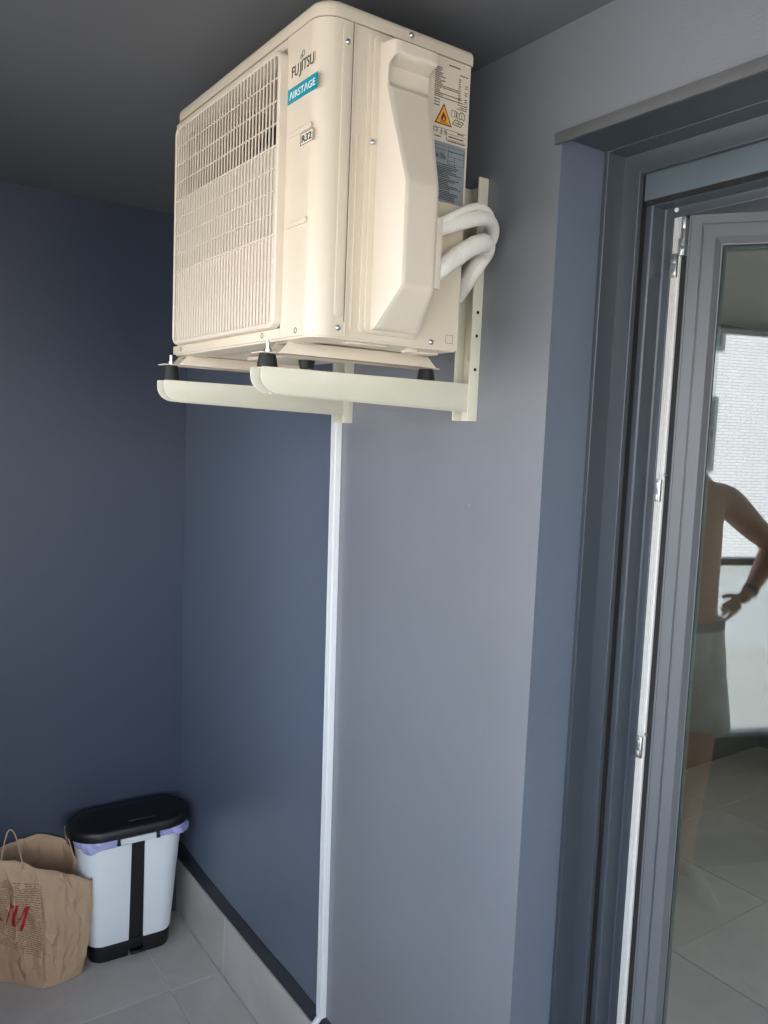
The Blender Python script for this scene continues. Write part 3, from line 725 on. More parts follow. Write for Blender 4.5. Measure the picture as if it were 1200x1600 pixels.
# triangle: border, orange field, flame
def poly_side(nm, pts, m, lift, parent=ac):
    bb = MB(); bb.prism_y(pts, ysd - lift, ysd + .0003); return bb.build(nm, m, parent)
tx, tz, tw, th_ = -.1955, 2.3150, .0185, .0345
wt = poly_side('warning_sign', [(tx - tw, tz), (tx + tw, tz), (tx, tz + th_)], M_print, .0003)
poly_side('sign_field', [(tx - tw + .0030, tz + .0017), (tx + tw - .0030, tz + .0017), (tx, tz + th_ - .0040)], M_orange, .0006, wt)
fl_ = [(-.0048, .0070), (-.0056, .0100), (-.0046, .0135), (-.0036, .0120), (-.0030, .0165), (-.0005, .0215), (.0004, .0175), (.0020, .0185), (.0028, .0140), (.0040, .0152), (.0052, .0115), (.0050, .0080), (.0030, .0058), (-.0020, .0056)]
poly_side('flame', [(tx + x, tz + z) for x, z in fl_], M_print, .0009, wt)
poly_side('flame_core', [(tx - .0015, tz + .0068), (tx + .0018, tz + .0068), (tx + .0020, tz + .0095), (tx, tz + .0130), (tx - .0018, tz + .0095)], M_orange, .0012, wt)
poly_side('flame_base', [(tx - .0080, tz + .0034), (tx + .0080, tz + .0034), (tx + .0080, tz + .0045), (tx - .0080, tz + .0045)], M_print, .0009, wt)
# manual pictograms: outlines of books and a bent sheet
def outline_poly(nm, pts, wd=.0008):
    bb = MB(); P = [Vector((x, ysd - .0003, z)) for x, z in pts]
    for i in range(len(P)): bb.tube([P[i], P[(i + 1) % len(P)]], wd / 2, 4)
    bb.build(nm, M_grey_print, ac)
outline_poly('book_icon', [(-.1790, 2.3320), (-.1720, 2.3335), (-.1650, 2.3320), (-.1650, 2.3420), (-.1720, 2.3435), (-.1790, 2.3420)]); outline_poly('book_icon', [(-.1718, 2.3335), (-.1718, 2.3430)]); outline_poly('book_icon', [(-.1680, 2.3335), (-.1680, 2.3415)], .0018)
outline_poly('book_icon', [(-.1618, 2.3315), (-.1560, 2.3335), (-.1505, 2.3315), (-.1505, 2.3415), (-.1560, 2.3440), (-.1618, 2.3415)], .0013); outline_poly('book_icon', [(-.1562, 2.3335), (-.1562, 2.3430)])
outline_poly('sheet_icon', [(-.1760, 2.3210), (-.1580, 2.3190), (-.1520, 2.3270), (-.1705, 2.3290)], .0013); outline_poly('sheet_icon', [(-.1700, 2.3240), (-.1570, 2.3235)], .0013); outline_poly('sheet_icon', [(-.1640, 2.3210), (-.1625, 2.3270)], .001)
me = fit(text_mesh('CE', .008), .0105, .0068); put_text(me, (-.2160, ysd - .0003, 2.3015), SX, SZ, M_grey_print)
b = MB()
for q in ((-.2015, .0), (-.2000, .0025)): b.box(q[0], q[0] + .0045, ysd - .0003, ysd, 2.3020 + q[1], 2.3028 + q[1])
b.box(-.1995, -.1985, ysd - .0003, ysd, 2.3015, 2.3080); b.box(-.2020, -.1965, ysd - .0003, ysd, 2.2990, 2.3002); b.box(-.1930, -.1922, ysd - .0003, ysd, 2.300, 2.308); b.box(-.1900, -.1888, ysd - .0003, ysd, 2.300, 2.307); b.box(-.1935, -.1885, ysd - .0003, ysd, 2.3035, 2.3045)
b.build('approval_marks', M_grey_print, ac)
lab = MB().box(-.2200, -.1452, ysd - .0004, ysd + .0002, 2.1900, 2.2870).build('silver_label', M_silver, ac)
b = MB(); yl = ysd - .0005
def dash2(x0, x1, z, hh): dash(b, x0, x1, z, hh, yl, .0009)
for (x0, x1, z0, z1) in ((-.218, -.202, 2.2810, 2.2815), (-.218, -.202, 2.2745, 2.2750), (-.200, -.186, 2.2810, 2.2815), (-.200, -.186, 2.2745, 2.2750), (-.1825, -.147, 2.2810, 2.2815), (-.1825, -.147, 2.2740, 2.2753), (-.1825, -.147, 2.2660, 2.2665), (-.1825, -.1682, 2.2590, 2.2595), (-.1825, -.147, 2.2540, 2.2545),
                         (-.1825, -.182, 2.2540, 2.2815), (-.1475, -.147, 2.2540, 2.2815), (-.1682, -.1677, 2.2540, 2.2660)): b.box(x0, x1, yl - .0002, yl + .0003, z0, z1)
for k in range(7): b.box(-.2140 + k * .0017, -.2131 + k * .0017, yl - .0002, yl + .0003, 2.2600, 2.2600 + rnd.uniform(.006, .011))
for k in range(6): b.box(-.2000 + k * .0024, -.1990 + k * .0024, yl - .0002, yl + .0003, 2.2600, 2.2600 + rnd.uniform(.003, .012))
z = 2.2505; k = 0
while z > 2.1925:
    wdt = rnd.uniform(.036, .070) if k % 4 else rnd.uniform(.05, .066)
    dash2(-.2170, -.2170 + wdt * .95, z, .0014); z -= .0027 if k % 7 else .0036; k += 1
b.build('label_print', mat('label_print_dark', (.03, .035, .04), .6), lab)

# ------------------------------------------------------------------ insulated pipes
pp = thing('insulated_pipes', 'two white insulated refrigerant pipes and a thin cable looping behind the air conditioner', 'pipes')
def px(*a): return [hit(u, v, 1, y) for u, v, y in a]
A = px((668, 364, 1.100), (690, 356, 1.098), (715, 349, 1.108), (737, 343, 1.120), (752, 341, 1.135), (763, 345, 1.155), (769, 355, 1.180), (769, 367, 1.195), (764, 379, 1.205), (754, 391, 1.212), (744, 404, 1.222), (733, 420, 1.235), (722, 437, 1.255), (708, 455, 1.285))
b = MB().tube(spline(A, 7), .0128, 20); b.build('pipe', M_foam, pp)
Bp = px((664, 437, 1.090), (684, 423, 1.090), (705, 407, 1.100), (728, 391, 1.112), (745, 382, 1.125), (756, 380, 1.140), (760, 387, 1.158), (757, 397, 1.175), (749, 409, 1.190), (739, 424, 1.205), (728, 442, 1.225), (714, 462, 1.26))
b = MB().tube(spline(Bp, 7), .0158, 22); b.build('pipe', M_foam, pp)
Cp = px((668, 354, 1.094), (690, 345, 1.092), (712, 334, 1.100), (733, 325, 1.114), (750, 323, 1.130), (762, 330, 1.150), (768, 342, 1.175), (764, 356, 1.200), (756, 366, 1.215), (746, 372, 1.23), (735, 380, 1.25))
b = MB().tube(spline(Cp, 7), .0064, 14); b.build('cable', M_foam, pp)
b = MB()
for (P, r_) in ((Bp, .0161),):
    sp2 = spline(P, 7)
    for q in (16, 25, 40): b.tube([sp2[q], sp2[q + 1], sp2[q + 2]], [r_, r_ + .0004, r_], 22)
b.build('tape_wrap', M_foam, pp)

# ------------------------------------------------------------------ pedal bin
bn = thing('waste_bin', 'white two-compartment waste bin with black lid and centre strip in the corner', 'bin')
bc = Vector((-.2230, 2.672, 0))
def ring(w, d, r, z, sx=0, sy=0): return [(x + sx, y + sy, z) for x, y in rrect(-w / 2, w / 2, -d / 2, d / 2, min(r, d / 2 - .001, w / 2 - .001), 10)]
def bsize(z):
    k = z / .445; return .268 + (.352 - .268) * k, .150 + (.188 - .150) * k, .045 + .03 * k, .012 - .004 * k
b = MB(); rings = []
for z in (.026, .030, .045, .055, .062): w, d, r, sy = bsize(z); e = .003 if z == .026 else 0; rings.append(ring(w - .004 - e, d - .004 - e, r, z, 0, sy))
b.loft(rings)
rings = []
for z in (.062, .2, .35, .44): w, d, r, sy = bsize(z); rings.append(ring(w - .010, d - .012, r, z, 0, sy))
b.loft(rings)
base = b.build('inner_body', M_black, bn, smooth=40)
# feet left and right carry the two white shells; the middle is cut back
def half(sign, z0, z1, e=0, nz=10):
    rings = []; gap0, gap1 = .0145, .0115
    for k in range(nz + 1):
        z = z0 + (z1 - z0) * k / nz; w, d, r, sy = bsize(z)
        g = .0245 - .003 * z / .445
        pts = rrect(-w / 2 - e, w / 2 + e, -d / 2 - e, d / 2 + e, r, 10)
        c = .012 if sign < 0 else .012
        g0 = c - g if sign < 0 else c + g
        q = [(x, y) for x, y in pts if (x < g0 if sign < 0 else x > g0)]
        # clip to the straight gap edge, back and front
        if sign < 0:   # order: start with the back edge point then round the left side to the front
            left = [p for p in pts if p[0] < g0]
            # rrect order: lower-left, lower-right, upper-right, upper-left
            ll = left[:11]; ul = left[-11:]
            seq = [(g0, d / 2 + e)] + ul + ll + [(g0, -d / 2 - e)]
        else:
            rt = [p for p in pts if p[0] > g0]
            seq = [(g0, -d / 2 - e)] + rt + [(g0, d / 2 + e)]
        rings.append([(x, y + sy, z) for x, y in seq])
    return rings
for sgn in (-1, 1):
    MB().loft(half(sgn, .058, .436, .0005)).build('bin_panel', M_binw, bn, bevel=.0025)
    MB().loft(half(sgn, .0, .054, .0, 3)).build('bin_foot', M_black, bn, bevel=.004)
# pedal between the feet
MB().box(-.006, .030, -.072, -.05, .006, .016).build('pedal', M_black, bn, bevel=.002)
# crumpled liner hanging over the rim
vs = []; fs = []; n = 150; w, d, r, sy = bsize(.44); base_pts = []
oo = rrect(-w / 2 - .002, w / 2 + .002, -d / 2 - .002, d / 2 + .002, r, 38)
n = len(oo); rows = 7
for j in range(rows):
    for i, (x, y) in enumerate(oo):
        nx_, ny_ = x / (w / 2), y / (d / 2); l = sqrt(nx_ * nx_ + ny_ * ny_) + 1e-6
        drop = .010 + .030 * max(0, noise.noise(Vector((x * 14, y * 14, 2.1)))) + (.034 if (x < -w * .28) else 0) * max(0, 1 - abs(x + w * .42) / (w * .18)) + (.022 if x > w * .28 else 0)
        k = j / (rows - 1); out_ = .003 + .010 * sin(k * pi * .9) * (.6 + noise.noise(Vector((x * 30, y * 30, k * 2)))) + .0045 * noise.noise(Vector((x * 75, y * 75, k * 3 + 5))) + (.018 * k if x > w * .36 and y < 0 else 0)
        vs.append((x + nx_ / l * out_, y + sy + ny_ / l * out_, .446 - drop * k + .004 * noise.noise(Vector((x * 70, y * 70, k * 4)))))
for j in range(rows - 1):
    for i in range(n):
        a = j * n + i; c = j * n + (i + 1) % n; fs.append((a, c, c + n, a + n))
lin = MB().add(vs, fs).build('bin_liner', M_liner, bn, smooth=60)
sm = lin.modifiers.new('thickness', 'SOLIDIFY'); sm.thickness = .0008
# lid: overhanging, shallow dome with a raised rim line
b = MB(); LW, LD = .408, .212
b.loft([ring(LW - .012, LD - .012, .10, .438), ring(LW - .002, LD - .002, .105, .441), ring(LW, LD, .106, .450), ring(LW - .004, LD - .004, .105, .4675), ring(LW - .012, LD - .012, .10, .4735), ring(LW - .030, LD - .030, .090, .4755), ring(LW - .036, LD - .036, .088, .4735), ring(LW - .075, LD - .065, .074, .4775), ring(LW - .16, LD - .12, .040, .4790)])
lid = b.build('lid', M_black, bn, smooth=45)
b = MB(); b.box(-.020, .070, -.0715, -.0665, .4755, .4830); b.build('lid_slot', M_black, lid, bevel=.001)
# white latch handle on the front with black pivots
b = MB(); zz = .4335
pts = [(-.052, -.103), (-.050, -.108), (.066, -.108), (.068, -.103), (.068, -.097), (-.052, -.097)]
b.prism([(x, y + .006) for x, y in pts], .4165, .4365); b.build('latch', mat('latch_white', (.72, .75, .74), .35), bn, bevel=.002)
for x in (-.0565, .0725):
    b = MB(); b.box(x - .004, x + .004, -.106, -.094, .420, .446); b.tube([(x - .006, -.102, .421), (x + .006, -.102, .421)], .0045, 12); b.build('pivot', M_black, bn, bevel=.001)
bn.location = bc; bn.rotation_euler = (0, 0, radians(-3.5))

# ------------------------------------------------------------------ paper carrier bag
pb = thing('paper_bag', 'crumpled brown paper carrier bag with red lettering beside the waste bin', 'bag')
# top rim (front from the right corner to the left, then the back), base loop matching it
top_pts = [hit(145, 1375, 1, 2.600), hit(120, 1368, 1, 2.602), hit(90, 1362, 1, 2.607), hit(60, 1357, 1, 2.612), hit(30, 1346, 1, 2.620), hit(0, 1343, 1, 2.630), hit(-60, 1338, 1, 2.65),
           hit(-70, 1330, 1, 2.72), hit(-50, 1326, 1, 2.768), hit(0, 1323, 1, 2.774), hit(30, 1311, 1, 2.776), hit(65, 1302, 1, 2.778), hit(100, 1311, 1, 2.772), hit(115, 1335, 1, 2.700), hit(132, 1354, 1, 2.650)]
base_pts = [(-.392, 2.602), (-.425, 2.588), (-.468, 2.580), (-.520, 2.586), (-.565, 2.628), (-.605, 2.675), (-.655, 2.705), (-.69, 2.735), (-.68, 2.765), (-.62, 2.775), (-.56, 2.775), (-.50, 2.778), (-.425, 2.775), (-.405, 2.71), (-.398, 2.65)]
def closed_spline(P, n):
    P = [Vector(p) for p in P]; m = len(P); out = []
    for i in range(m):
        p0, p1, p2, p3 = P[(i - 1) % m], P[i], P[(i + 1) % m], P[(i + 2) % m]
        for k in range(n):
            t_ = k / n; s1_ = (p2 - p0) * .32; s2_ = (p3 - p1) * .32
            h00 = 2 * t_ ** 3 - 3 * t_ ** 2 + 1; h10 = t_ ** 3 - 2 * t_ ** 2 + t_; h01 = -2 * t_ ** 3 + 3 * t_ ** 2; h11 = t_ ** 3 - t_ ** 2
            out.append(p1 * h00 + s1_ * h10 + p2 * h01 + s2_ * h11)
    return out
tp = closed_spline(top_pts, 12); bp_ = closed_spline([(x, y, .002) for x, y in base_pts], 12)
n = len(tp); vs = []; fs = []; rb = random.Random(11)
ctr = Vector((-.53, 2.68, 0))
# coarse, randomly jittered net of creases; every facet stays flat like folded paper
NC, NR = 60, 15
uu = lambda L_, t_: L_[int(t_ * n) % n].lerp(L_[(int(t_ * n) + 1) % n], (t_ * n) % 1)
for j in range(NR + 1):
    k = j / NR
    for i in range(NC):
        ju = rb.uniform(-.34, .34) / NC if 0 < j < NR else 0; kk = k + (rb.uniform(-.30, .30) / NR if 0 < j < NR else 0)
        t_ = (i / NC + ju) % 1
        p = uu(bp_, t_).lerp(uu(tp, t_), kk)
        d_ = Vector((p.x - ctr.x, p.y - ctr.y, 0)).normalized()
        env = min(1, k * 6) * (1 - .45 * max(0, k - .7) / .3)
        fold = noise.noise(Vector((t_ * 22, kk * 2.2, 4.0)))              # long vertical folds
        disp = (.020 * (abs(fold) * 1.6 - .35) + rb.uniform(-.0042, .0042)) * env * (.35 if abs(t_ - .0) < .05 or t_ > .95 else 1) + .010 * sin(pi * kk)
        if j == NR: disp = rb.uniform(-.0015, .0015)
        if j == 0: disp = 0
        p = p + d_ * disp; p.y = min(p.y, 2.784); p.z = max(p.z, .0015)
        if j == NR: p.z += rb.uniform(-.003, .003)
        vs.append(p)
for j in range(NR):
    for i in range(NC):
        a = j * NC + i; c = j * NC + (i + 1) % NC
        if rb.random() < .5: fs += [(a, c, c + NC), (a, c + NC, a + NC)]
        else: fs += [(a, c, a + NC), (c, c + NC, a + NC)]
fs.append(tuple(reversed(range(NC))))
bagm = MB(); bagm.add(vs, fs); bag = bagm.build('paper_body', M_kraft, pb, smooth=14)
sm = bag.modifiers.new('thickness', 'SOLIDIFY'); sm.thickness = .0009; sm.offset = -1
bvh = BVHTree.FromPolygons([Vector(v) for v in vs], fs[:-1])
def on_bag(x, z, lift=.0012):
    h_, nn_, _, _ = bvh.ray_cast(Vector((x, 2.3, z)), Vector((.0, 1, 0)))
    if h_ is None: return None
    if nn_.y > 0: nn_ = -nn_
    return h_ + nn_ * lift
def stroke(name, m, pts, wd, parent, lift=.0014):
    """ribbon lying on the paper; pts in (x,z)"""
    P = [Vector((x, z)) for x, z in pts]; L_ = []; R_ = []; Q = []
    for i in range(len(P) - 1):
        for k in range(10): Q.append((P[i].lerp(P[i + 1], k / 10), i + k / 10))
    Q.append((P[-1], len(P) - 1)); vs_ = []; fs_ = []
    for i, (p, t_) in enumerate(Q):
        a = Q[max(i - 1, 0)][0]; c = Q[min(i + 1, len(Q) - 1)][0]; d_ = (c - a).normalized(); nn_ = Vector((-d_.y, d_.x))
        w_ = wd if not isinstance(wd, (list, tuple)) else wd[min(int(t_), len(wd) - 1)] * (1 - (t_ % 1)) + wd[min(int(t_) + 1, len(wd) - 1)] * (t_ % 1)
        for s_ in (-1, -.33, .33, 1):
            h_ = on_bag(p.x + nn_.x * w_ * s_, p.y + nn_.y * w_ * s_, lift)
            if h_ is None: h_ = Vector((p.x, 2.6, p.y))
            vs_.append(h_)
    for i in range(len(Q) - 1):
        for k in range(3): a = i * 4 + k; fs_.append((a, a + 1, a + 5, a + 4))
    return MB().add(vs_, fs_).build(name, m, parent, smooth=180)
def bx(zx, zy):                                # place on the print block in the photo -> (x, z) on the bag front
    p = hit(zx / 5.7125, 1280 + zy / 5.7125, 1, 2.600); return (p.x, p.z)
# printed text block: rows of tiny words
vs_, fs_ = [], []; rnd = random.Random(5)
zy = 590
while zy < 1200:
    x = -150
    while x < 372:
        w_ = rnd.uniform(10, 34); e = min(x + w_, 376)
        if rnd.random() < .9:
            c = [on_bag(*bx(a_, b_), .0007) for a_, b_ in ((x, zy), (e, zy + (e - x) * .10), (e, zy + 8 + (e - x) * .10), (x, zy + 8))]
            if None not in c:
                o_i = len(vs_); vs_ += c; fs_.append((o_i, o_i + 1, o_i + 2, o_i + 3))
        x = e + rnd.uniform(3, 7)
    zy += 19
pr_ = MB().add(vs_, fs_).build('small_print', M_kraftin, bag, smooth=180)
# letters: H & M, brush style
stroke('letter', M_red, [bx(78, 1000), bx(100, 880), bx(122, 790)], [.0012, .0022, .0035], bag)
stroke('letter', M_red, [bx(160, 775), bx(140, 880), bx(135, 1000)], [.0040, .0042, .0036], bag)
stroke('letter', M_red, [bx(140, 1000), bx(195, 890), bx(240, 790)], [.0014, .0020, .0040], bag)
stroke('letter', M_red, [bx(255, 778), bx(228, 900), bx(198, 1030)], [.0045, .0048, .0038], bag)
stroke('letter', M_red, [bx(45, 975), bx(10, 930), bx(-25, 860), bx(-15, 770), bx(10, 760), bx(15, 810), bx(-30, 900), bx(-45, 960), bx(-10, 985), bx(30, 905)], [.0028] * 10, bag)
stroke('letter', M_red, [bx(-90, 770), bx(-110, 1010)], [.0042, .0042], bag); stroke('letter', M_red, [bx(-160, 780), bx(-175, 1010)], [.0042, .0042], bag); stroke('letter', M_red, [bx(-170, 900), bx(-100, 880)], [.002, .002], bag)
# cord handles
def hp_(zx, zy, y): return hit(zx / 5.7125, 1280 + zy / 5.7125, 1, y)
c1 = [hp_(8, 420, 2.632), hp_(15, 340, 2.630), hp_(40, 210, 2.630), hp_(68, 115, 2.632), hp_(95, 95, 2.634), (hp_(125, 120, 2.634)), hp_(155, 200, 2.630), hp_(180, 300, 2.622), hp_(198, 385, 2.616), hp_(205, 450, 2.616)]
MB().tube(spline(c1, 6), .0021, 8).build('handle', M_kraft, pb)
c2 = [hp_(740, 430, 2.68), hp_(690, 400, 2.69), hp_(650, 300, 2.70), hp_(615, 190, 2.715), hp_(582, 80, 2.73), hp_(580, 75, 2.735), hp_(585, 140, 2.745), hp_(598, 220, 2.755), hp_(612, 300, 2.762)]
MB().tube(spline(c2, 6), .0021, 8).build('handle', M_kraft, pb)

# ------------------------------------------------------------------ the photographer, reflected in the door glass
M_skin = mat('tanned_skin', (.50, .245, .150), .5, var=.08, vscale=14, bump=.25, bscale=120)
M_short = mat('grey_shorts', (.60, .60, .57), .85, var=.22, vscale=14, bump=1.0, bscale=22, bdist=.012)
M_hair = mat('dark_hair', (.03, .022, .016), .7, bump=1, bscale=200)
M_shoe = mat('white_shoe', (.6, .6, .58), .6)
man = thing('person', 'shirtless man in light shorts, hand on hip, mirrored in the door glass while photographing', 'person')
def skin_mesh(name, verts, edges, radii, m, parent, root=0, sub=2):
    me = bpy.data.meshes.new(name); me.from_pydata(verts, edges, [])
    ob = bpy.data.objects.new(name, me); COL.objects.link(ob)
    md = ob.modifiers.new('skin', 'SKIN'); md.use_smooth_shade = True
    for i, r_ in enumerate(radii):
        me.skin_vertices[0].data[i].radius = r_ if isinstance(r_, tuple) else (r_, r_)
        me.skin_vertices[0].data[i].use_root = (i == root)
    s_ = ob.modifiers.new('sub', 'SUBSURF'); s_.levels = sub; s_.render_levels = sub
    dg = bpy.context.evaluated_depsgraph_get(); ev = ob.evaluated_get(dg); nm = bpy.data.meshes.new_from_object(ev)
    bpy.data.objects.remove(ob); nm.materials.clear(); nm.materials.append(m)
    nm.polygons.foreach_set('use_smooth', [True] * len(nm.polygons))
    return link(name, nm, parent)
mx0, my0 = -1.215, -.074
V = []; E = []; Rr = []
def jv(x, y, z, r, prev=None):
    V.append((x, y, z)); Rr.append(r); i = len(V) - 1
    if prev is not None: E.append((prev, i))
    return i
pel = jv(mx0, my0, 1.03, (.150, .100))
ab = jv(mx0 + .005, my0, 1.17, (.155, .096), pel)
ch = jv(mx0, my0, 1.33, (.160, .100), ab)
ch2 = jv(mx0 - .005, my0, 1.48, (.165, .095), ch)
cl = jv(mx0 - .012, my0, 1.60, (.110, .070), ch2)
nk = jv(mx0 - .012, my0 + .005, 1.69, (.056, .056), cl)
hd0 = jv(mx0 - .012, my0 + .008, 1.775, (.066, .078), nk)
hd1 = jv(mx0 - .018, my0 + .010, 1.86, (.078, .090), hd0)
hd2 = jv(mx0 - .020, my0 + .010, 1.925, (.058, .068), hd1)
# his right arm (towards -Y), hand on hip
s_r = jv(mx0 - .005, my0 - .165, 1.590, (.070, .070), cl)
u_r = jv(mx0 - .005, my0 - .275, 1.500, (.060, .058), s_r)
e_r = jv(mx0 - .010, my0 - .400, 1.405, (.046, .046), u_r)
f_r = jv(mx0 + .030, my0 - .335, 1.320, (.046, .043), e_r)
w_r = jv(mx0 + .072, my0 - .250, 1.235, (.030, .027), f_r)
p_r = jv(mx0 + .088, my0 - .200, 1.200, (.040, .026), w_r)
# left arm raised in front, holding the phone
s_l = jv(mx0 - .005, my0 + .172, 1.602, (.062, .062), cl)
u_l = jv(mx0 + .02, my0 + .235, 1.49, (.050, .050), s_l)
e_l = jv(mx0 + .075, my0 + .270, 1.40, (.040, .040), u_l)
f_l = jv(mx0 + .10, my0 + .205, 1.53, (.037, .037), e_l)
w_l = jv(mx0 + .112, my0 + .135, 1.655, (.026, .024), f_l)
p_l = jv(mx0 + .113, my0 + .100, 1.715, (.032, .020), w_l)
for sgn in (-1, 1):
    h_ = jv(mx0, my0 + sgn * .095, .93, (.098, .095), pel)
    th1 = jv(mx0 + .01, my0 + sgn * .105, .78, (.084, .084), h_)
    kn = jv(mx0 + .02, my0 + sgn * .110, .545, (.058, .060), th1)
    cf = jv(mx0 - .005, my0 + sgn * .110, .38, (.054, .058), kn)
    an = jv(mx0 - .02, my0 + sgn * .112, .12, (.034, .036), cf)
    he = jv(mx0 - .02, my0 + sgn * .112, .055, (.036, .038), an)
    to = jv(mx0 + .105, my0 + sgn * .130, .030, (.038, .022), he)
skin = skin_mesh('body', V, E, Rr, M_skin, man, 0)
# fingers
def finger(pts, rs): return MB().tube(spline(pts, 4), [rs[0] + (rs[1] - rs[0]) * k / (4 * (len(pts) - 1)) for k in range(4 * (len(pts) - 1) + 1)], 10).build('finger', M_skin, man)
P = V[p_r]; 
for k, (dz, ln) in enumerate(((.016, .074), (.004, .082), (-.009, .078), (-.021, .062))):
    a = Vector(P) + Vector((.004 + .003 * k, .010, dz))
    finger([a, a + Vector((.004, ln * .42, -.010 - .003 * k)), a + Vector((.002, ln * .72, -.022 - .004 * k)), a + Vector((-.006, ln * .92, -.036 - .005 * k))], (.0092, .0070))
a = Vector(P) + Vector((-.022, .0, .014)); finger([a, a + Vector((-.024, .018, -.002)), a + Vector((-.046, .030, -.012))], (.0100, .0082))
P = V[p_l]
phone_c = CAM - fwd * .0075 + right * (-.035)
for k, up_ in enumerate((.030, .012, -.006, -.023)):
    a = Vector(P) + Vector((-.006, -.008, .010 + .008 * (3 - k)))
    tgt = CAM - fwd * .021 + right * (-.055 + .0) - down * (up_ - .045)
    finger([a, a.lerp(tgt, .6) + Vector((-.008, .0, .0)), tgt, tgt + right * .026], (.0088, .0066))
a = Vector(P) + Vector((.006, -.004, .012)); tgt = CAM - right * .068 + down * .050 - fwd * .004; finger([a, a.lerp(tgt, .5) + Vector((.006, .004, 0)), tgt], (.0100, .0078))
# face details
hc = Vector((mx0 - .018, my0 + .010, 1.845))
b = MB(); b.tube([hc + Vector((.080, 0, .028)), hc + Vector((.094, 0, -.004)), hc + Vector((.102, 0, -.018)), hc + Vector((.084, 0, -.026))], [.007, .010, .015, .010], 10); b.build('nose', M_skin, man)
b = MB(); b.tube([hc + Vector((.078, -.026, -.048)), hc + Vector((.090, 0, -.050)), hc + Vector((.078, .026, -.048))], [.003, .006, .003], 8); b.build('mouth', mat('lips', (.30, .11, .09), .5), man)
for sy in (-.032, .032):
    b = MB(); c = hc + Vector((.074, sy, .018)); b.tube([c - Vector((.008, 0, 0)), c, c + Vector((.007, 0, 0))], [.012, .011, .004], 12); b.build('eye', mat('eye_white', (.6, .6, .58), .2), man)
    b = MB(); c = hc + Vector((-.004, sy * 2.62, -.004)); b.tube([c + Vector((0, 0, -.028)), c + Vector((.006, sy * .2, 0)), c + Vector((-.004, sy * .3, .028))], [.008, .014, .010], 10); b.build('ear', M_skin, man)
vs = []; fs = []
for j in range(13):
    a = j / 12 * pi * .56
    for i in range(28):
        c = 2 * pi * i / 28; rr_ = sin(a); f_ = 1 if cos(c) < .2 else max(0, 1 - (cos(c) - .2) * .35)
        vs.append(hc + Vector((-.010 + .094 * rr_ * cos(c) * f_, .087 * rr_ * sin(c), .030 + .095 * cos(a) + .003 * noise.noise(Vector((i, j, 0)) * .7))))
for j in range(12):
    for i in range(28): q = j * 28 + i; w_ = j * 28 + (i + 1) % 28; fs.append((q, w_, w_ + 28, q + 28))
MB().add(vs, fs).build('hair', M_hair, man, smooth=180)
# shorts: waist ring to two leg tubes
b = MB(); n = 32
def ell(cx, cy, z, rx, ry, wob=0): return [(cx + rx * cos(2 * pi * k / n) * (1 + wob * sin(5 * 2 * pi * k / n + cx * 40)), cy + ry * sin(2 * pi * k / n) * (1 + wob * sin(7 * 2 * pi * k / n)), z) for k in range(n)]
b.loft([ell(mx0 + .004, my0, 1.120, .114, .176), ell(mx0 + .004, my0, 1.085, .118, .182), ell(mx0, my0, 1.03, .120, .192, .012), ell(mx0, my0, .95, .124, .208, .02), ell(mx0 + .004, my0, .90, .122, .212, .03)], cap=(False, False))
for sgn in (-1, 1):
    b.loft([ell(mx0, my0 + sgn * .088, .945, .115, .100, .01), ell(mx0 + .004, my0 + sgn * .100, .86, .112, .108, .02), ell(mx0 + .012, my0 + sgn * .112, .76, .108, .112, .05), ell(mx0 + .018, my0 + sgn * .118, .685, .106, .115, .07)], cap=(False, False))
sh = b.build('shorts', M_short, man, smooth=180)
md = sh.modifiers.new('thickness', 'SOLIDIFY'); md.thickness = .003
b = MB(); b.loft([ell(mx0 + .004, my0, 1.085, .121, .185), ell(mx0 + .004, my0, 1.122, .117, .179)], cap=(False, False)); wb_ = b.build('waistband', mat('waistband_grey', (.18, .20, .22), .8), man, smooth=180); md = wb_.modifiers.new('thickness', 'SOLIDIFY'); md.thickness = .004
b = MB(); wc = Vector(V[w_r]); dd = (Vector(V[p_r]) - Vector(V[f_r])).normalized()
b.tube([wc - dd * .014, wc + dd * .008], [.0310, .0300], 20, cap=(False, False)); 
wa = b.build('watch', mat('black_watch_strap', (.012, .012, .013), .5), man); md = wa.modifiers.new('thickness', 'SOLIDIFY'); md.thickness = .004
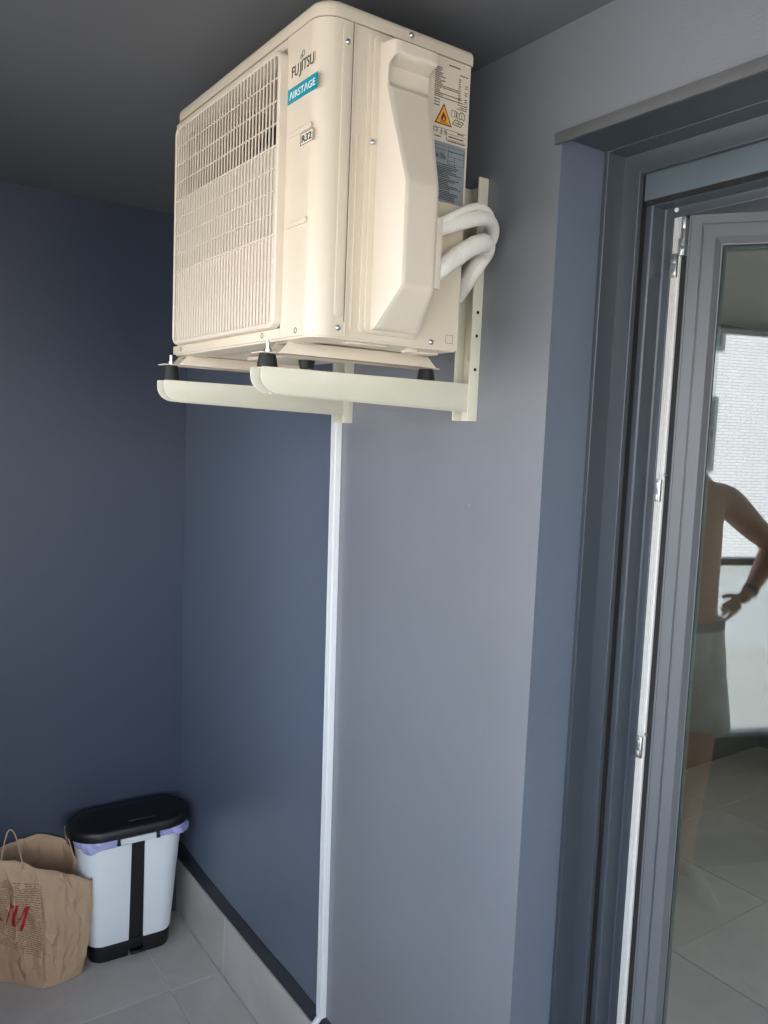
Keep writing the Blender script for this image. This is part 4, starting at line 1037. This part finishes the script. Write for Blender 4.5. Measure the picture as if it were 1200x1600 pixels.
for sgn in (-1, 1):
    b = MB(); fy = my0 + sgn * .122
    b.loft([[(mx0 + .045 + .140 * cos(2 * pi * k / n) * (1 if cos(2 * pi * k / n) > 0 else .85), fy + (.044 + .006 * cos(2 * pi * k / n)) * sin(2 * pi * k / n) + sgn * .012 * cos(2 * pi * k / n), z) for k in range(n)] for z in (.001, .022)])
    b.loft([[(mx0 + .045 - c_ + (.134 - c_) * cos(2 * pi * k / n) * (1 if cos(2 * pi * k / n) > 0 else .85), fy + (.041 - c_ * .35) * sin(2 * pi * k / n) + sgn * .012 * cos(2 * pi * k / n), z) for k in range(n)] for z, c_ in ((.022, 0), (.045, .012), (.070, .040), (.095, .056))])
    b.build('shoe', M_shoe, man, smooth=60)
# phone, lens exactly in front of which the picture is taken
phn = thing('phone', 'black mobile phone held upright in the left hand of the shirtless man', 'phone')
Mx = Matrix(((right.x, -down.x, -fwd.x, 0), (right.y, -down.y, -fwd.y, 0), (right.z, -down.z, -fwd.z, 0), (0, 0, 0, 1)))
def phone_part(nm, bb, m, bev):
    o = bb.build(nm, m, phn, bevel=bev); o.matrix_local = Matrix.Translation(CAM - fwd * .0045) @ Mx; return o
bb = MB(); bb.prism(rrect(-.062, .013, -.135, .024, .010, 5), .0035, .0115); phone_part('phone_body', bb, M_black, .0012)
bb = MB(); bb.prism(rrect(-.0585, .0095, -.1315, .0205, .007, 5), .0116, .0120); phone_part('screen', bb, mat('phone_screen', (.02, .02, .025), .1), 0)
bb = MB(); n = 20; bb.tube([(0, 0, .0034), (0, 0, .0012)], [.0075, .0070], n); phone_part('lens_ring', bb, M_zinc, 0)

# Empties of the things that stand or hang somewhere get their origin at their base
def rebase(root, pos):
    pos = Vector(pos)
    for c in root.children: c.location = c.location - pos
    root.location = pos
rebase(ac, (-.285, 1.45, 1.918)); rebase(tr, (-.01, 1.746, .257)); rebase(door, (.2, .15, 0)); rebase(man, (mx0, my0, 0)); rebase(rail, (XP, -.7, .4)); rebase(ap, (XF, -4, -3.6)); rebase(pb, (-.53, 2.68, 0)); rebase(pp, (-.1, 1.15, 2.1))
for o in [o for o in bpy.data.objects if o.name.startswith('wall_bracket')]: rebase(o, (0, 1.26 if 'door' in o['label'] else 1.72, 1.82))
